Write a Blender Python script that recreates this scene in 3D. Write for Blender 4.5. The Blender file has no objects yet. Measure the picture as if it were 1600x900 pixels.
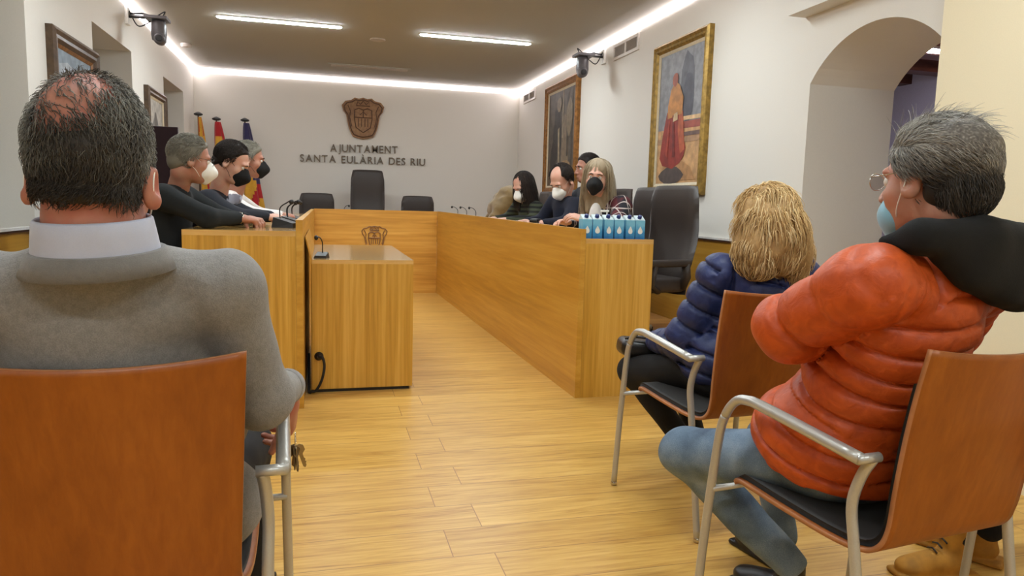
import bpy, math, random
import numpy as np
from mathutils import Vector, Matrix

# ------------------------------------------------------------------ camera, light, exposure
scene = bpy.context.scene
C = scene.collection
FOC, YAW, PITCH, ROLL, EYE = 1103.91, math.radians(15.032), math.radians(6.681), math.radians(1.550), 1.2
_fwd = Vector((math.sin(YAW)*math.cos(PITCH), math.cos(YAW)*math.cos(PITCH), -math.sin(PITCH)))
_r0 = Vector((math.cos(YAW), -math.sin(YAW), 0)); _u0 = _r0.cross(_fwd)
CR = _r0*math.cos(ROLL) + _u0*math.sin(ROLL)
CU = _u0*math.cos(ROLL) - _r0*math.sin(ROLL)
cam_data = bpy.data.cameras.new('camera'); cam = bpy.data.objects.new('camera', cam_data); C.objects.link(cam)
cam_data.sensor_width = 36.0; cam_data.lens = FOC/1600*36.0; cam_data.clip_start = 0.05
cam.matrix_world = Matrix(((CR.x, CU.x, -_fwd.x, 0), (CR.y, CU.y, -_fwd.y, 0), (CR.z, CU.z, -_fwd.z, EYE), (0, 0, 0, 1)))
scene.camera = cam

def at(px, py, Y):
    """world point seen at photo pixel (px, py) at depth Y into the room"""
    d = CR*(px-800) + CU*(450-py) + _fwd*FOC
    return np.array(Vector((0, 0, EYE)) + d*(Y/d.y))

scene.view_settings.view_transform = 'Standard'; scene.view_settings.look = 'None'
scene.view_settings.exposure = 0.08; scene.view_settings.gamma = 1.0
scene.view_settings.use_curve_mapping = False
LAMP_W, COVE_W, WORLD_W = 110.0, 12.5, 0.5
LAMP_ROWS = (8.03, 4.9, 1.9, -1.0)
world = bpy.data.worlds.new('world'); scene.world = world; world.use_nodes = True
world.node_tree.nodes['Background'].inputs[0].default_value = (0.9, 0.85, 0.8, 1)
world.node_tree.nodes['Background'].inputs[1].default_value = WORLD_W

# ------------------------------------------------------------------ helpers: objects
def tag(o, label=None, cat=None, group=None, kind=None):
    if label: o['label'] = label
    if cat: o['category'] = cat
    if group: o['group'] = group
    if kind: o['kind'] = kind
    return o

def thing(name, label, cat, loc=(0, 0, 0), rz=0, group=None):
    o = bpy.data.objects.new(name, None); C.objects.link(o)
    o.location = Vector([float(a) for a in loc]); o.rotation_euler = (0, 0, rz); o.empty_display_size = 0.1
    return tag(o, label, cat, group)

def mesh_obj(name, V, F, mats, parent=None, smooth=False, mi=None, world=False, label=None):
    """one mesh object; with world=True the coordinates are world ones and the parent is unrotated"""
    me = bpy.data.meshes.new(name)
    V = np.asarray(V, dtype=float)
    if world and parent is not None:
        root = parent; off = np.zeros(3)
        while root is not None: off += np.array(root.location); root = root.parent
        V = V - off
    me.from_pydata(V.tolist(), [], [list(map(int, f)) for f in F] if not isinstance(F, np.ndarray) else F.tolist())
    for m in (mats if isinstance(mats, (list, tuple)) else [mats]): me.materials.append(m)
    if mi is not None: me.polygons.foreach_set('material_index', np.asarray(mi, dtype=np.int32))
    if smooth: me.polygons.foreach_set('use_smooth', [True]*len(me.polygons))
    me.update()
    o = bpy.data.objects.new(name, me); C.objects.link(o)
    if parent is not None: o.parent = parent
    if label: o['label'] = label
    return o

class MB:
    """collects shapes into ONE mesh"""
    def __init__(s): s.V = []; s.F = []; s.M = []; s.m = 0
    def add(s, V, F, m=None):
        b = len(s.V); s.V += [tuple(map(float, v)) for v in V]; s.F += [tuple(int(i)+b for i in f) for f in F]
        s.M += [s.m if m is None else m]*len(F); return s
    def box(s, a, b, m=None, bev=0.0, R=None, c=None):
        a, b = np.array(a, float), np.array(b, float); a, b2 = np.minimum(a, b), np.maximum(a, b)
        if bev > 0 and min(b2-a) > 2.2*bev: return s.bevbox(a, b2, bev, m, R, c)
        V = [(x, y, z) for x in (a[0], b2[0]) for y in (a[1], b2[1]) for z in (a[2], b2[2])]
        F = [(0, 1, 3, 2), (4, 6, 7, 5), (0, 4, 5, 1), (2, 3, 7, 6), (0, 2, 6, 4), (1, 5, 7, 3)]
        V = np.array(V)
        if R is not None: V = (V-c)@np.array(R).T + c
        return s.add(V, F, m)
    def bevbox(s, a, b, r, m=None, R=None, c=None, n=3):
        # rounded box: sphere grid pushed to the corners
        V = []; F = []
        k = 2*n
        def grid(ax, sg):
            base = len(V)
            t = [-1+2*i/(k) for i in range(k+1)]
            o = [i for i in range(3) if i != ax]
            for i in t:
                for j in t:
                    d = np.zeros(3); d[ax] = sg; d[o[0]] = math.tan(i*math.pi/4); d[o[1]] = math.tan(j*math.pi/4)
                    d /= np.linalg.norm(d)
                    core = np.array([0.0, 0, 0])
                    core[ax] = (b[ax]-r) if sg > 0 else (a[ax]+r)
                    for q, w in ((o[0], i), (o[1], j)): core[q] = (a[q]+r) + (b[q]-a[q]-2*r)*(0 if w < 0 else 1) if abs(w) > 1e-9 else (a[q]+b[q])/2
                    V.append(core + d*r)
            for i in range(k):
                for j in range(k):
                    q = [base+i*(k+1)+j, base+(i+1)*(k+1)+j, base+(i+1)*(k+1)+j+1, base+i*(k+1)+j+1]
                    flip = (sg < 0) != (ax == 1)
                    F.append(tuple(q[::-1]) if flip else tuple(q))
        for ax in range(3):
            for sg in (-1, 1): grid(ax, sg)
        V = np.array(V)
        if R is not None: V = (V-c)@np.array(R).T + c
        return s.add(V, F, m)
    def tube(s, P, r, n=10, m=None, cap=True, flat=1.0, smooth_pts=0):
        P = [np.array(p, float) for p in P]
        if smooth_pts: P = catmull(P, smooth_pts)
        N = len(P); rr = [r]*N if np.isscalar(r) else list(np.interp(np.linspace(0, 1, N), np.linspace(0, 1, len(r)), r))
        T = [P[min(i+1, N-1)]-P[max(i-1, 0)] for i in range(N)]; T = [t/(np.linalg.norm(t)+1e-12) for t in T]
        u = np.cross(T[0], (0, 0, 1.0)); u = u if np.linalg.norm(u) > 1e-3 else np.cross(T[0], (1.0, 0, 0)); u /= np.linalg.norm(u)
        V = []
        for i in range(N):
            u = u - T[i]*np.dot(u, T[i]); u /= np.linalg.norm(u); w = np.cross(T[i], u)
            for k in range(n):
                a = 2*math.pi*k/n; V.append(P[i] + rr[i]*(math.cos(a)*u*flat + math.sin(a)*w))
        F = [(i*n+k, i*n+(k+1) % n, (i+1)*n+(k+1) % n, (i+1)*n+k) for i in range(N-1) for k in range(n)]
        if cap: F += [tuple(range(n))[::-1], tuple((N-1)*n+k for k in range(n))]
        return s.add(V, F, m)
    def cyl(s, a, b, r, n=20, m=None, r2=None): return s.tube([a, b], [r, r if r2 is None else r2], n, m)
    def lathe(s, c, prof, n=20, m=None, R=None):
        V = []; 
        for (r, z) in prof:
            for k in range(n): V.append((r*math.cos(2*math.pi*k/n), r*math.sin(2*math.pi*k/n), z))
        V = np.array(V)
        if R is not None: V = V@np.array(R).T
        V = V + np.array(c)
        F = [(i*n+k, i*n+(k+1) % n, (i+1)*n+(k+1) % n, (i+1)*n+k) for i in range(len(prof)-1) for k in range(n)]
        F += [tuple(range(n))[::-1], tuple((len(prof)-1)*n+k for k in range(n))]
        return s.add(V, F, m)
    def prism(s, poly, o, u, v, w, m=None):
        """polygon poly (u,v coordinates) placed at o, extruded by vector w"""
        o, u, v, w = (np.array(q, float) for q in (o, u, v, w)); n = len(poly)
        V = [o+u*p[0]+v*p[1] for p in poly]; V += [q+w for q in V]
        F = [tuple(range(n))[::-1], tuple(range(n, 2*n))] + [(i, (i+1) % n, n+(i+1) % n, n+i) for i in range(n)]
        if np.dot(np.cross(u, v), w) < 0: F = [f[::-1] for f in F]
        return s.add(V, F, m)
    def quad(s, a, b, c, d, m=None): return s.add([a, b, c, d], [(0, 1, 2, 3)], m)
    def build(s, name, mats, parent=None, smooth=False, world=False, label=None):
        return mesh_obj(name, s.V, s.F, mats, parent, smooth, s.M, world, label)

def catmull(P, n):
    P = [np.array(p, float) for p in P]; Q = [2*P[0]-P[1]] + P + [2*P[-1]-P[-2]]; out = []
    for i in range(1, len(Q)-2):
        for k in range(n):
            t = k/n; a, b, c, d = Q[i-1:i+3]
            out.append(0.5*((2*b)+(c-a)*t+(2*a-5*b+4*c-d)*t*t+(-a+3*b-3*c+d)*t**3))
    return out + [P[-1]]

def struct(name, mb, mats, smooth=False): return tag(mb.build(name, mats, smooth=smooth), kind='structure')

def auto_smooth(o, ang=35):
    for p in o.data.polygons: p.use_smooth = True
    try: o.data.set_sharp_from_angle(angle=math.radians(ang))
    except Exception: pass
    return o

def copy_tree(o, parent=None):
    c = o.copy(); C.objects.link(c); c.parent = parent
    for ch in list(o.children): copy_tree(ch, c)
    return c

# ------------------------------------------------------------------ helpers: materials
def rgb(r, g, b):
    f = lambda c: (c/255/12.92) if c/255 <= 0.04045 else ((c/255+0.055)/1.055)**2.4
    return (f(r), f(g), f(b), 1.0)

def nt(name):
    m = bpy.data.materials.new(name); m.use_nodes = True
    t = m.node_tree; b = t.nodes['Principled BSDF']; return m, t, b
def nd(t, ty, **kw):
    n = t.nodes.new(ty)
    for k, v in kw.items():
        if k.startswith('i_'): n.inputs[k[2:].replace('_', ' ')].default_value = v
        else: setattr(n, k, v)
    return n
def coords(t, scale=(1, 1, 1), rot=(0, 0, 0), kind='Object'):
    c = nd(t, 'ShaderNodeTexCoord'); mp = nd(t, 'ShaderNodeMapping')
    mp.inputs['Scale'].default_value = scale; mp.inputs['Rotation'].default_value = rot
    t.links.new(c.outputs[kind], mp.inputs[0]); return mp.outputs[0]
def ramp(t, fac, stops):
    r = nd(t, 'ShaderNodeValToRGB'); e = r.color_ramp.elements
    while len(e) < len(stops): e.new(0.5)
    for i, (p, c) in enumerate(stops): e[i].position = p; e[i].color = c
    t.links.new(fac, r.inputs[0]); return r.outputs[0]
def bump(t, b, h, strength=0.3, dist=0.01):
    n = nd(t, 'ShaderNodeBump'); n.inputs['Strength'].default_value = strength; n.inputs['Distance'].default_value = dist
    t.links.new(h, n.inputs['Height']); t.links.new(n.outputs[0], b.inputs['Normal'])

def mat_plain(name, c, rough=0.5, metal=0.0, nscale=40, var=0.06, bmp=0.0, bdist=0.002, spec=0.5, sheen=0.0):
    m, t, b = nt(name); v = coords(t)
    n = nd(t, 'ShaderNodeTexNoise'); n.inputs['Scale'].default_value = nscale; n.inputs['Detail'].default_value = 4
    t.links.new(v, n.inputs['Vector'])
    lo = tuple(x*(1-var) for x in c[:3])+(1,); hi = tuple(min(1, x*(1+var)) for x in c[:3])+(1,)
    t.links.new(ramp(t, n.outputs[0], [(0.35, lo), (0.65, hi)]), b.inputs['Base Color'])
    b.inputs['Roughness'].default_value = rough; b.inputs['Metallic'].default_value = metal
    b.inputs['Specular IOR Level'].default_value = spec
    if sheen: b.inputs['Sheen Weight'].default_value = sheen
    if bmp: bump(t, b, n.outputs[0], bmp, bdist)
    return m

def mat_emit(name, c, s):
    m, t, b = nt(name); b.inputs['Base Color'].default_value = c
    b.inputs['Emission Color'].default_value = c; b.inputs['Emission Strength'].default_value = s; return m

def mat_wood(name, dark, mid, light, grain=(45, 45, 1.3), rough=0.4, fine=1.0, coat=0.0, rot=(0, 0, 0)):
    m, t, b = nt(name); v = coords(t, grain, rot)
    n = nd(t, 'ShaderNodeTexNoise'); n.inputs['Scale'].default_value = 1.0; n.inputs['Detail'].default_value = 5; n.inputs['Roughness'].default_value = 0.6
    n.inputs['Distortion'].default_value = 0.4
    t.links.new(v, n.inputs['Vector'])
    v2 = coords(t, tuple(g*0.16 for g in grain), rot)
    n2 = nd(t, 'ShaderNodeTexNoise'); n2.inputs['Scale'].default_value = 1.0; n2.inputs['Detail'].default_value = 3
    t.links.new(v2, n2.inputs['Vector'])
    mx = nd(t, 'ShaderNodeMix'); mx.inputs[0].default_value = 0.45
    t.links.new(n.outputs[0], mx.inputs[2]); t.links.new(n2.outputs[0], mx.inputs[3])
    t.links.new(ramp(t, mx.outputs[0], [(0.34, dark), (0.5, mid), (0.66, light)]), b.inputs['Base Color'])
    b.inputs['Roughness'].default_value = rough; b.inputs['Coat Weight'].default_value = coat; b.inputs['Coat Roughness'].default_value = 0.15
    bump(t, b, n.outputs[0], 0.06*fine, 0.002)
    return m

def mat_cloth(name, c, rough=0.9, weave=900, var=0.12, bmp=0.35, c2=None, big=14, sheen=0.3):
    m, t, b = nt(name); v = coords(t)
    n = nd(t, 'ShaderNodeTexNoise'); n.inputs['Scale'].default_value = big; n.inputs['Detail'].default_value = 6; n.inputs['Roughness'].default_value = 0.7
    t.links.new(v, n.inputs['Vector'])
    f = nd(t, 'ShaderNodeTexNoise'); f.inputs['Scale'].default_value = weave; f.inputs['Detail'].default_value = 2
    t.links.new(v, f.inputs['Vector'])
    mx = nd(t, 'ShaderNodeMix'); mx.inputs[0].default_value = 0.5
    t.links.new(n.outputs[0], mx.inputs[2]); t.links.new(f.outputs[0], mx.inputs[3])
    c2 = c2 or c
    lo = tuple(x*(1-var) for x in c[:3])+(1,); hi = tuple(min(1, x*(1+var)) for x in c2[:3])+(1,)
    t.links.new(ramp(t, mx.outputs[0], [(0.4, lo), (0.6, hi)]), b.inputs['Base Color'])
    b.inputs['Roughness'].default_value = rough; b.inputs['Sheen Weight'].default_value = sheen
    bump(t, b, mx.outputs[0], bmp, 0.003)
    return m
# ------------------------------------------------------------------ materials
M = {}
M['wall'] = mat_plain('wall_paint', rgb(226, 222, 214), 0.75, nscale=180, var=0.015, bmp=0.08)
M['wall_cream'] = mat_plain('wall_cream_tone', rgb(236, 224, 192), 0.75, nscale=180, var=0.015, bmp=0.08)  # yellower than the other walls, for the right pier
M['wall_lilac'] = mat_plain('wall_lilac_paint', rgb(196, 192, 206), 0.8, nscale=60, var=0.03)
M['ceiling'] = mat_plain('ceiling_paint', rgb(172, 168, 156), 0.8, nscale=120, var=0.02)
M['beam'] = mat_wood('beam_wood', rgb(60, 30, 18), rgb(84, 42, 26), rgb(104, 56, 34), (8, 8, 40))
M['desk_v'] = mat_wood('desk_oak_upright', rgb(168, 120, 34), rgb(202, 152, 56), rgb(222, 174, 84), (42, 42, 1.1), 0.38, coat=0.15)
M['desk_y'] = mat_wood('desk_oak_long', rgb(176, 126, 38), rgb(196, 144, 50), rgb(212, 164, 70), (9, 1.1, 26), 0.38, coat=0.15)
M['desk_x'] = mat_wood('desk_oak_cross', rgb(180, 124, 42), rgb(208, 152, 62), rgb(226, 174, 84), (1.1, 9, 26), 0.38, coat=0.15)
M['desk_top'] = mat_wood('desk_top_oak', rgb(190, 142, 72), rgb(212, 166, 92), rgb(228, 188, 116), (1.6, 26, 26), 0.14, coat=0.8)  # base colour raised to carry the bright reflections on the tops
M['edge'] = mat_plain('plywood_edge', rgb(214, 168, 110), 0.5, nscale=90)
M['ply'] = mat_wood('chair_plywood', rgb(136, 70, 14), rgb(148, 79, 18), rgb(160, 89, 24), (60, 60, 5), 0.4, 0.4, coat=0.05)
M['plyedge'] = mat_plain('chair_plywood_edge', rgb(176, 118, 76), 0.5)
M['steel'] = mat_plain('satin_silver_tube', rgb(186, 185, 180), 0.34, 0.5, nscale=300, var=0.03)
M['chrome'] = mat_plain('chrome', rgb(210, 208, 204), 0.12, 1.0)
M['pad'] = mat_cloth('black_seat_fabric', rgb(22, 20, 20), 0.95, sheen=0.1)
M['leather'] = mat_plain('dark_brown_leather', rgb(52, 43, 38), 0.52, nscale=220, var=0.12, bmp=0.25)
M['black'] = mat_plain('black_plastic', rgb(18, 17, 18), 0.4)
M['rubber'] = mat_plain('black_rubber', rgb(28, 28, 28), 0.7)
M['bronze'] = mat_wood('carved_brown_wood', rgb(112, 76, 40), rgb(140, 100, 58), rgb(160, 118, 72), (20, 20, 20), 0.5)
M['carve'] = mat_plain('carving_groove', rgb(84, 52, 26), 0.6)
M['letter'] = mat_plain('bronze_lettering', rgb(104, 88, 70), 0.45, 0.2)
M['gold'] = mat_plain('gilt_frame', rgb(150, 120, 58), 0.38, 0.5, nscale=25, var=0.3, bmp=0.4, bdist=0.004)
M['goldbrown'] = mat_plain('brown_gilt_frame', rgb(138, 92, 40), 0.4, 0.35, nscale=25, var=0.3, bmp=0.4, bdist=0.004)
M['frame_dark'] = mat_wood('dark_walnut_frame', rgb(58, 42, 28), rgb(80, 60, 40), rgb(98, 76, 52), (20, 20, 20), 0.4)
M['liner'] = mat_plain('pale_frame_liner', rgb(205, 190, 160), 0.5)
M['vent'] = mat_plain('white_vent_metal', rgb(214, 206, 198), 0.45)
M['ventslat'] = mat_plain('grey_vent_slats', rgb(196, 188, 180), 0.6)
M['white'] = mat_plain('white_plastic', rgb(235, 233, 228), 0.4)
M['camgrey'] = mat_plain('grey_camera_plastic', rgb(92, 88, 90), 0.35)
M['window'] = mat_plain('window_glass_night', rgb(40, 44, 52), 0.08)
M['mask_white'] = mat_cloth('white_mask_fabric', rgb(238, 236, 228), 0.9, 1200, 0.03, 0.1)
M['mask_black'] = mat_cloth('black_mask_fabric', rgb(13, 13, 14), 0.9, 1200, 0.1, 0.1, sheen=0.0)
M['mask_blue'] = mat_cloth('light_blue_mask_fabric', rgb(120, 170, 190), 0.9, 1200, 0.05, 0.1)
M['skin'] = None
def mat_skin(name, c, spots=0.10):
    m, t, b = nt(name); v = coords(t)
    n = nd(t, 'ShaderNodeTexNoise'); n.inputs['Scale'].default_value = 22; n.inputs['Detail'].default_value = 5
    t.links.new(v, n.inputs['Vector'])
    f = nd(t, 'ShaderNodeTexNoise'); f.inputs['Scale'].default_value = 380; t.links.new(v, f.inputs['Vector'])
    red = (min(1, c[0]*1.05), c[1]*(1-spots*1.6), c[2]*(1-spots*1.8), 1)
    t.links.new(ramp(t, n.outputs[0], [(0.38, tuple(min(1, x*1.04) for x in c[:3])+(1,)), (0.66, red)]), b.inputs['Base Color'])
    b.inputs['Roughness'].default_value = 0.48
    bump(t, b, f.outputs[0], 0.12, 0.001)
    return m
M['skin_a'] = mat_skin('ruddy_skin', rgb(168, 112, 92), 0.16)
M['skin_b'] = mat_skin('tan_skin', rgb(168, 122, 100), 0.10)
M['skin_c'] = mat_skin('fair_skin', rgb(206, 162, 140), 0.08)
def mat_hair(name, stops, rough=0.62):
    m, t, b = nt(name)
    a = nd(t, 'ShaderNodeAttribute'); a.attribute_name = 'tone'
    t.links.new(ramp(t, a.outputs['Fac'], stops), b.inputs['Base Color'])
    b.inputs['Roughness'].default_value = rough; b.inputs['Specular IOR Level'].default_value = 0.35
    return m
M['hair_a'] = mat_hair('dark_greying_hair', [(0, rgb(38, 32, 28)), (0.5, rgb(74, 68, 60)), (1, rgb(142, 138, 126))])
M['hair_b'] = mat_hair('silver_grey_hair', [(0, rgb(34, 31, 29)), (0.45, rgb(104, 98, 92)), (1, rgb(196, 192, 182))])
M['hair_c'] = mat_hair('blond_curly_hair', [(0, rgb(128, 96, 56)), (0.5, rgb(204, 168, 112)), (1, rgb(240, 218, 172))])
M['hair_d'] = mat_hair('short_grey_hair', [(0, rgb(78, 74, 64)), (0.5, rgb(120, 116, 104)), (1, rgb(160, 156, 144))])
M['hair_e'] = mat_hair('dark_brown_hair', [(0, rgb(20, 15, 12)), (0.5, rgb(40, 30, 24)), (1, rgb(68, 54, 44))])
M['hair_j'] = mat_hair('ash_blond_hair', [(0, rgb(110, 92, 70)), (0.5, rgb(164, 146, 118)), (1, rgb(206, 194, 170))])
M['sweater'] = mat_cloth('grey_knit', rgb(128, 125, 122), 0.95, 500, 0.16, 0.8, big=90, sheen=0.2)
M['rib'] = mat_cloth('grey_knit_ribbing', rgb(112, 109, 106), 0.95, 700, 0.10, 0.5, big=80)
M['shirt'] = mat_cloth('pale_blue_shirt', rgb(178, 182, 200), 0.8, 900, 0.04, 0.1)
M['shirt_white'] = mat_cloth('white_shirt', rgb(232, 228, 224), 0.8, 900, 0.03, 0.1)
M['black_knit'] = mat_cloth('black_knit', rgb(20, 24, 26), 0.95, 600, 0.15, 0.4, sheen=0.0)
M['navy_jacket'] = mat_cloth('dark_navy_jacket', rgb(20, 23, 34), 0.85, 600, 0.12, 0.3, sheen=0.0)
M['navy'] = mat_cloth('navy_sweater', rgb(16, 19, 36), 0.9, 600, 0.12, 0.3, sheen=0.0)
M['trouser'] = mat_cloth('black_trouser_cloth', rgb(16, 15, 17), 0.92, 600, 0.12, 0.3, sheen=0.0)
M['hood'] = mat_cloth('black_fleece', rgb(13, 14, 15), 0.97, 500, 0.2, 0.5, sheen=0.0)
def mat_puffer(name, c, c2):
    m, t, b = nt(name); v = coords(t)
    n = nd(t, 'ShaderNodeTexNoise'); n.inputs['Scale'].default_value = 26; n.inputs['Detail'].default_value = 5; n.inputs['Distortion'].default_value = 0.8
    t.links.new(v, n.inputs['Vector'])
    t.links.new(ramp(t, n.outputs[0], [(0.35, c), (0.65, c2)]), b.inputs['Base Color'])
    b.inputs['Roughness'].default_value = 0.48; b.inputs['Specular IOR Level'].default_value = 0.4
    bump(t, b, n.outputs[0], 0.55, 0.006)
    return m
M['orange'] = mat_puffer('burnt_orange_nylon', rgb(172, 68, 20), rgb(194, 82, 28))
M['blue'] = mat_puffer('royal_blue_nylon', rgb(28, 38, 80), rgb(40, 51, 98))
def mat_denim():
    m, t, b = nt('blue_denim'); v = coords(t)
    n = nd(t, 'ShaderNodeTexNoise'); n.inputs['Scale'].default_value = 6; n.inputs['Detail'].default_value = 6; t.links.new(v, n.inputs['Vector'])
    f = nd(t, 'ShaderNodeTexNoise'); f.inputs['Scale'].default_value = 500; t.links.new(v, f.inputs['Vector'])
    mx = nd(t, 'ShaderNodeMix'); mx.inputs[0].default_value = 0.25
    t.links.new(n.outputs[0], mx.inputs[2]); t.links.new(f.outputs[0], mx.inputs[3])
    t.links.new(ramp(t, mx.outputs[0], [(0.36, rgb(62, 78, 98)), (0.52, rgb(100, 120, 140)), (0.66, rgb(142, 158, 172))]), b.inputs['Base Color'])
    b.inputs['Roughness'].default_value = 0.9; bump(t, b, f.outputs[0], 0.3, 0.001); return m
M['denim'] = mat_denim()
M['stitch'] = mat_plain('pale_stitching', rgb(150, 160, 165), 0.8)
def mat_stripes():
    m, t, b = nt('green_black_striped_knit'); v = coords(t, (1, 1, 1))
    w = nd(t, 'ShaderNodeTexWave'); w.bands_direction = 'Z'; w.inputs['Scale'].default_value = 7; w.inputs['Distortion'].default_value = 1.0
    t.links.new(v, w.inputs['Vector'])
    t.links.new(ramp(t, w.outputs[1], [(0.35, rgb(18, 20, 18)), (0.6, rgb(62, 68, 50))]), b.inputs['Base Color']); b.inputs['Roughness'].default_value = 0.95; return m
M['stripes'] = mat_stripes()
def mat_plaid():
    m, t, b = nt('dark_plaid_wool'); prev = None
    for k, (ax, ph) in enumerate((('X', 0), ('Y', 1), ('Z', 2))):
        w = nd(t, 'ShaderNodeTexWave'); w.bands_direction = ax; w.inputs['Scale'].default_value = 3.2; w.inputs['Distortion'].default_value = 0.6; w.inputs['Phase Offset'].default_value = ph
        t.links.new(coords(t), w.inputs['Vector'])
        r = ramp(t, w.outputs[1], [(0.978, (0, 0, 0, 1)), (0.994, (1, 1, 1, 1))])
        if prev is None: prev = r
        else:
            a = nd(t, 'ShaderNodeMath', operation='MAXIMUM'); t.links.new(prev, a.inputs[0]); t.links.new(r, a.inputs[1]); prev = a.outputs[0]
    n = nd(t, 'ShaderNodeTexNoise'); n.inputs['Scale'].default_value = 7; t.links.new(coords(t), n.inputs['Vector'])
    base = ramp(t, n.outputs[0], [(0.48, rgb(26, 25, 34)), (0.56, rgb(84, 26, 32))])
    mx = nd(t, 'ShaderNodeMix', data_type='RGBA'); t.links.new(prev, mx.inputs[0]); t.links.new(base, mx.inputs[6]); mx.inputs[7].default_value = rgb(190, 176, 170)
    t.links.new(mx.outputs[2], b.inputs['Base Color']); b.inputs['Roughness'].default_value = 0.95; return m
M['plaid'] = mat_plaid()
M['coat'] = mat_cloth('olive_brown_coat_cloth', rgb(112, 88, 46), 0.9, 500, 0.15, 0.3)
M['maroon'] = mat_cloth('dark_maroon_cloth', rgb(38, 14, 22), 0.9)
M['boot'] = mat_plain('tan_nubuck', rgb(170, 118, 36), 0.75, nscale=18, var=0.2, bmp=0.3)
M['bag'] = mat_plain('black_leather_bag', rgb(26, 24, 24), 0.35, nscale=150, bmp=0.3)
M['key'] = mat_plain('key_metal', rgb(150, 132, 100), 0.35, 0.8)
M['eye'] = mat_plain('eye_white', rgb(225, 220, 212), 0.2)
M['iris'] = mat_plain('dark_iris', rgb(40, 28, 20), 0.2)
M['brow'] = mat_plain('dark_eyebrow_hair', rgb(60, 44, 34), 0.8)
M['paper'] = mat_plain('white_paper', rgb(232, 232, 230), 0.8)
M['bluepaper'] = mat_plain('light_blue_folder', rgb(120, 166, 214), 0.6)
M['carton_blue'] = None
def mat_carton():
    m, t, b = nt('carton_blue_print'); v = coords(t)
    s = nd(t, 'ShaderNodeSeparateXYZ'); t.links.new(v, s.inputs[0])
    n = nd(t, 'ShaderNodeTexNoise'); n.inputs['Scale'].default_value = 40; t.links.new(v, n.inputs['Vector'])
    a = nd(t, 'ShaderNodeMath', operation='MULTIPLY_ADD'); a.inputs[1].default_value = 8.0; t.links.new(s.outputs[2], a.inputs[0]); 
    k = nd(t, 'ShaderNodeMath', operation='MULTIPLY'); k.inputs[1].default_value = 0.5; t.links.new(n.outputs[0], k.inputs[0]); t.links.new(k.outputs[0], a.inputs[2])
    t.links.new(ramp(t, a.outputs[0], [(0.25, rgb(26, 104, 168)), (0.6, rgb(58, 146, 200)), (1.05, rgb(120, 190, 222))]), b.inputs['Base Color'])
    b.inputs['Roughness'].default_value = 0.35; return m
M['carton_blue'] = mat_carton()
M['navycap'] = mat_plain('dark_blue_cap', rgb(20, 44, 110), 0.4)
M['cartonwhite'] = mat_plain('carton_pale', rgb(206, 222, 226), 0.4)
M['lens'] = None
def mat_glass(name, c, a=0.35):
    m, t, b = nt(name); b.inputs['Base Color'].default_value = c; b.inputs['Roughness'].default_value = 0.05
    b.inputs['Alpha'].default_value = a; return m
M['lens'] = mat_glass('spectacle_lens', rgb(120, 110, 110), 0.45)
def mat_floor():
    m, t, b = nt('oak_plank_floor'); v = coords(t)
    off = nd(t, 'ShaderNodeVectorMath', operation='ADD'); off.inputs[1].default_value = (-0.57+0.0, -0.204*10.93+0.204*20, 0); t.links.new(v, off.inputs[0])
    br = nd(t, 'ShaderNodeTexBrick'); br.offset = 0.0659; br.offset_frequency = 2; br.squash = 1
    br.inputs['Scale'].default_value = 1; br.inputs['Brick Width'].default_value = 2.2; br.inputs['Row Height'].default_value = 0.2055
    br.inputs['Mortar Size'].default_value = 0.0020; br.inputs['Mortar Smooth'].default_value = 0.3; br.inputs['Bias'].default_value = 0
    br.inputs['Color1'].default_value = (0, 0, 0, 1); br.inputs['Color2'].default_value = (1, 1, 1, 1); br.inputs['Mortar'].default_value = (0.5, 0.5, 0.5, 1)
    t.links.new(off.outputs[0], br.inputs['Vector'])
    # per-plank shift of the grain
    sc = nd(t, 'ShaderNodeVectorMath', operation='MULTIPLY'); sc.inputs[1].default_value = (1.0, 14, 1); t.links.new(v, sc.inputs[0])
    sh = nd(t, 'ShaderNodeVectorMath', operation='MULTIPLY_ADD'); sh.inputs[1].default_value = (13, 7, 29); t.links.new(br.outputs['Color'], sh.inputs[0]); t.links.new(sc.outputs[0], sh.inputs[2])
    n = nd(t, 'ShaderNodeTexNoise'); n.inputs['Scale'].default_value = 1.6; n.inputs['Detail'].default_value = 6; n.inputs['Roughness'].default_value = 0.62; n.inputs['Distortion'].default_value = 1.3
    t.links.new(sh.outputs[0], n.inputs['Vector'])
    n2 = nd(t, 'ShaderNodeTexNoise'); n2.inputs['Scale'].default_value = 7; n2.inputs['Detail'].default_value = 4; n2.inputs['Distortion'].default_value = 0.5
    t.links.new(sh.outputs[0], n2.inputs['Vector'])
    mx = nd(t, 'ShaderNodeMix'); mx.inputs[0].default_value = 0.35; t.links.new(n.outputs[0], mx.inputs[2]); t.links.new(n2.outputs[0], mx.inputs[3])
    col = ramp(t, mx.outputs[0], [(0.30, rgb(160, 112, 48)), (0.40, rgb(196, 149, 72)), (0.52, rgb(214, 170, 88)), (0.72, rgb(230, 192, 112))])
    tone = nd(t, 'ShaderNodeMix', data_type='RGBA', blend_type='MULTIPLY'); tone.inputs[0].default_value = 0.5
    t.links.new(col, tone.inputs[6]); t.links.new(ramp(t, br.outputs['Color'], [(0, rgb(226, 216, 206)), (1, rgb(255, 255, 255))]), tone.inputs[7])
    mo = nd(t, 'ShaderNodeMix', data_type='RGBA'); t.links.new(br.outputs['Fac'], mo.inputs[0]); t.links.new(tone.outputs[2], mo.inputs[6]); mo.inputs[7].default_value = rgb(150, 106, 54)
    t.links.new(mo.outputs[2], b.inputs['Base Color'])
    b.inputs['Roughness'].default_value = 0.33; b.inputs['Specular IOR Level'].default_value = 0.45
    bump(t, b, mx.outputs[0], 0.08, 0.002)
    return m
M['floor'] = mat_floor()
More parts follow.
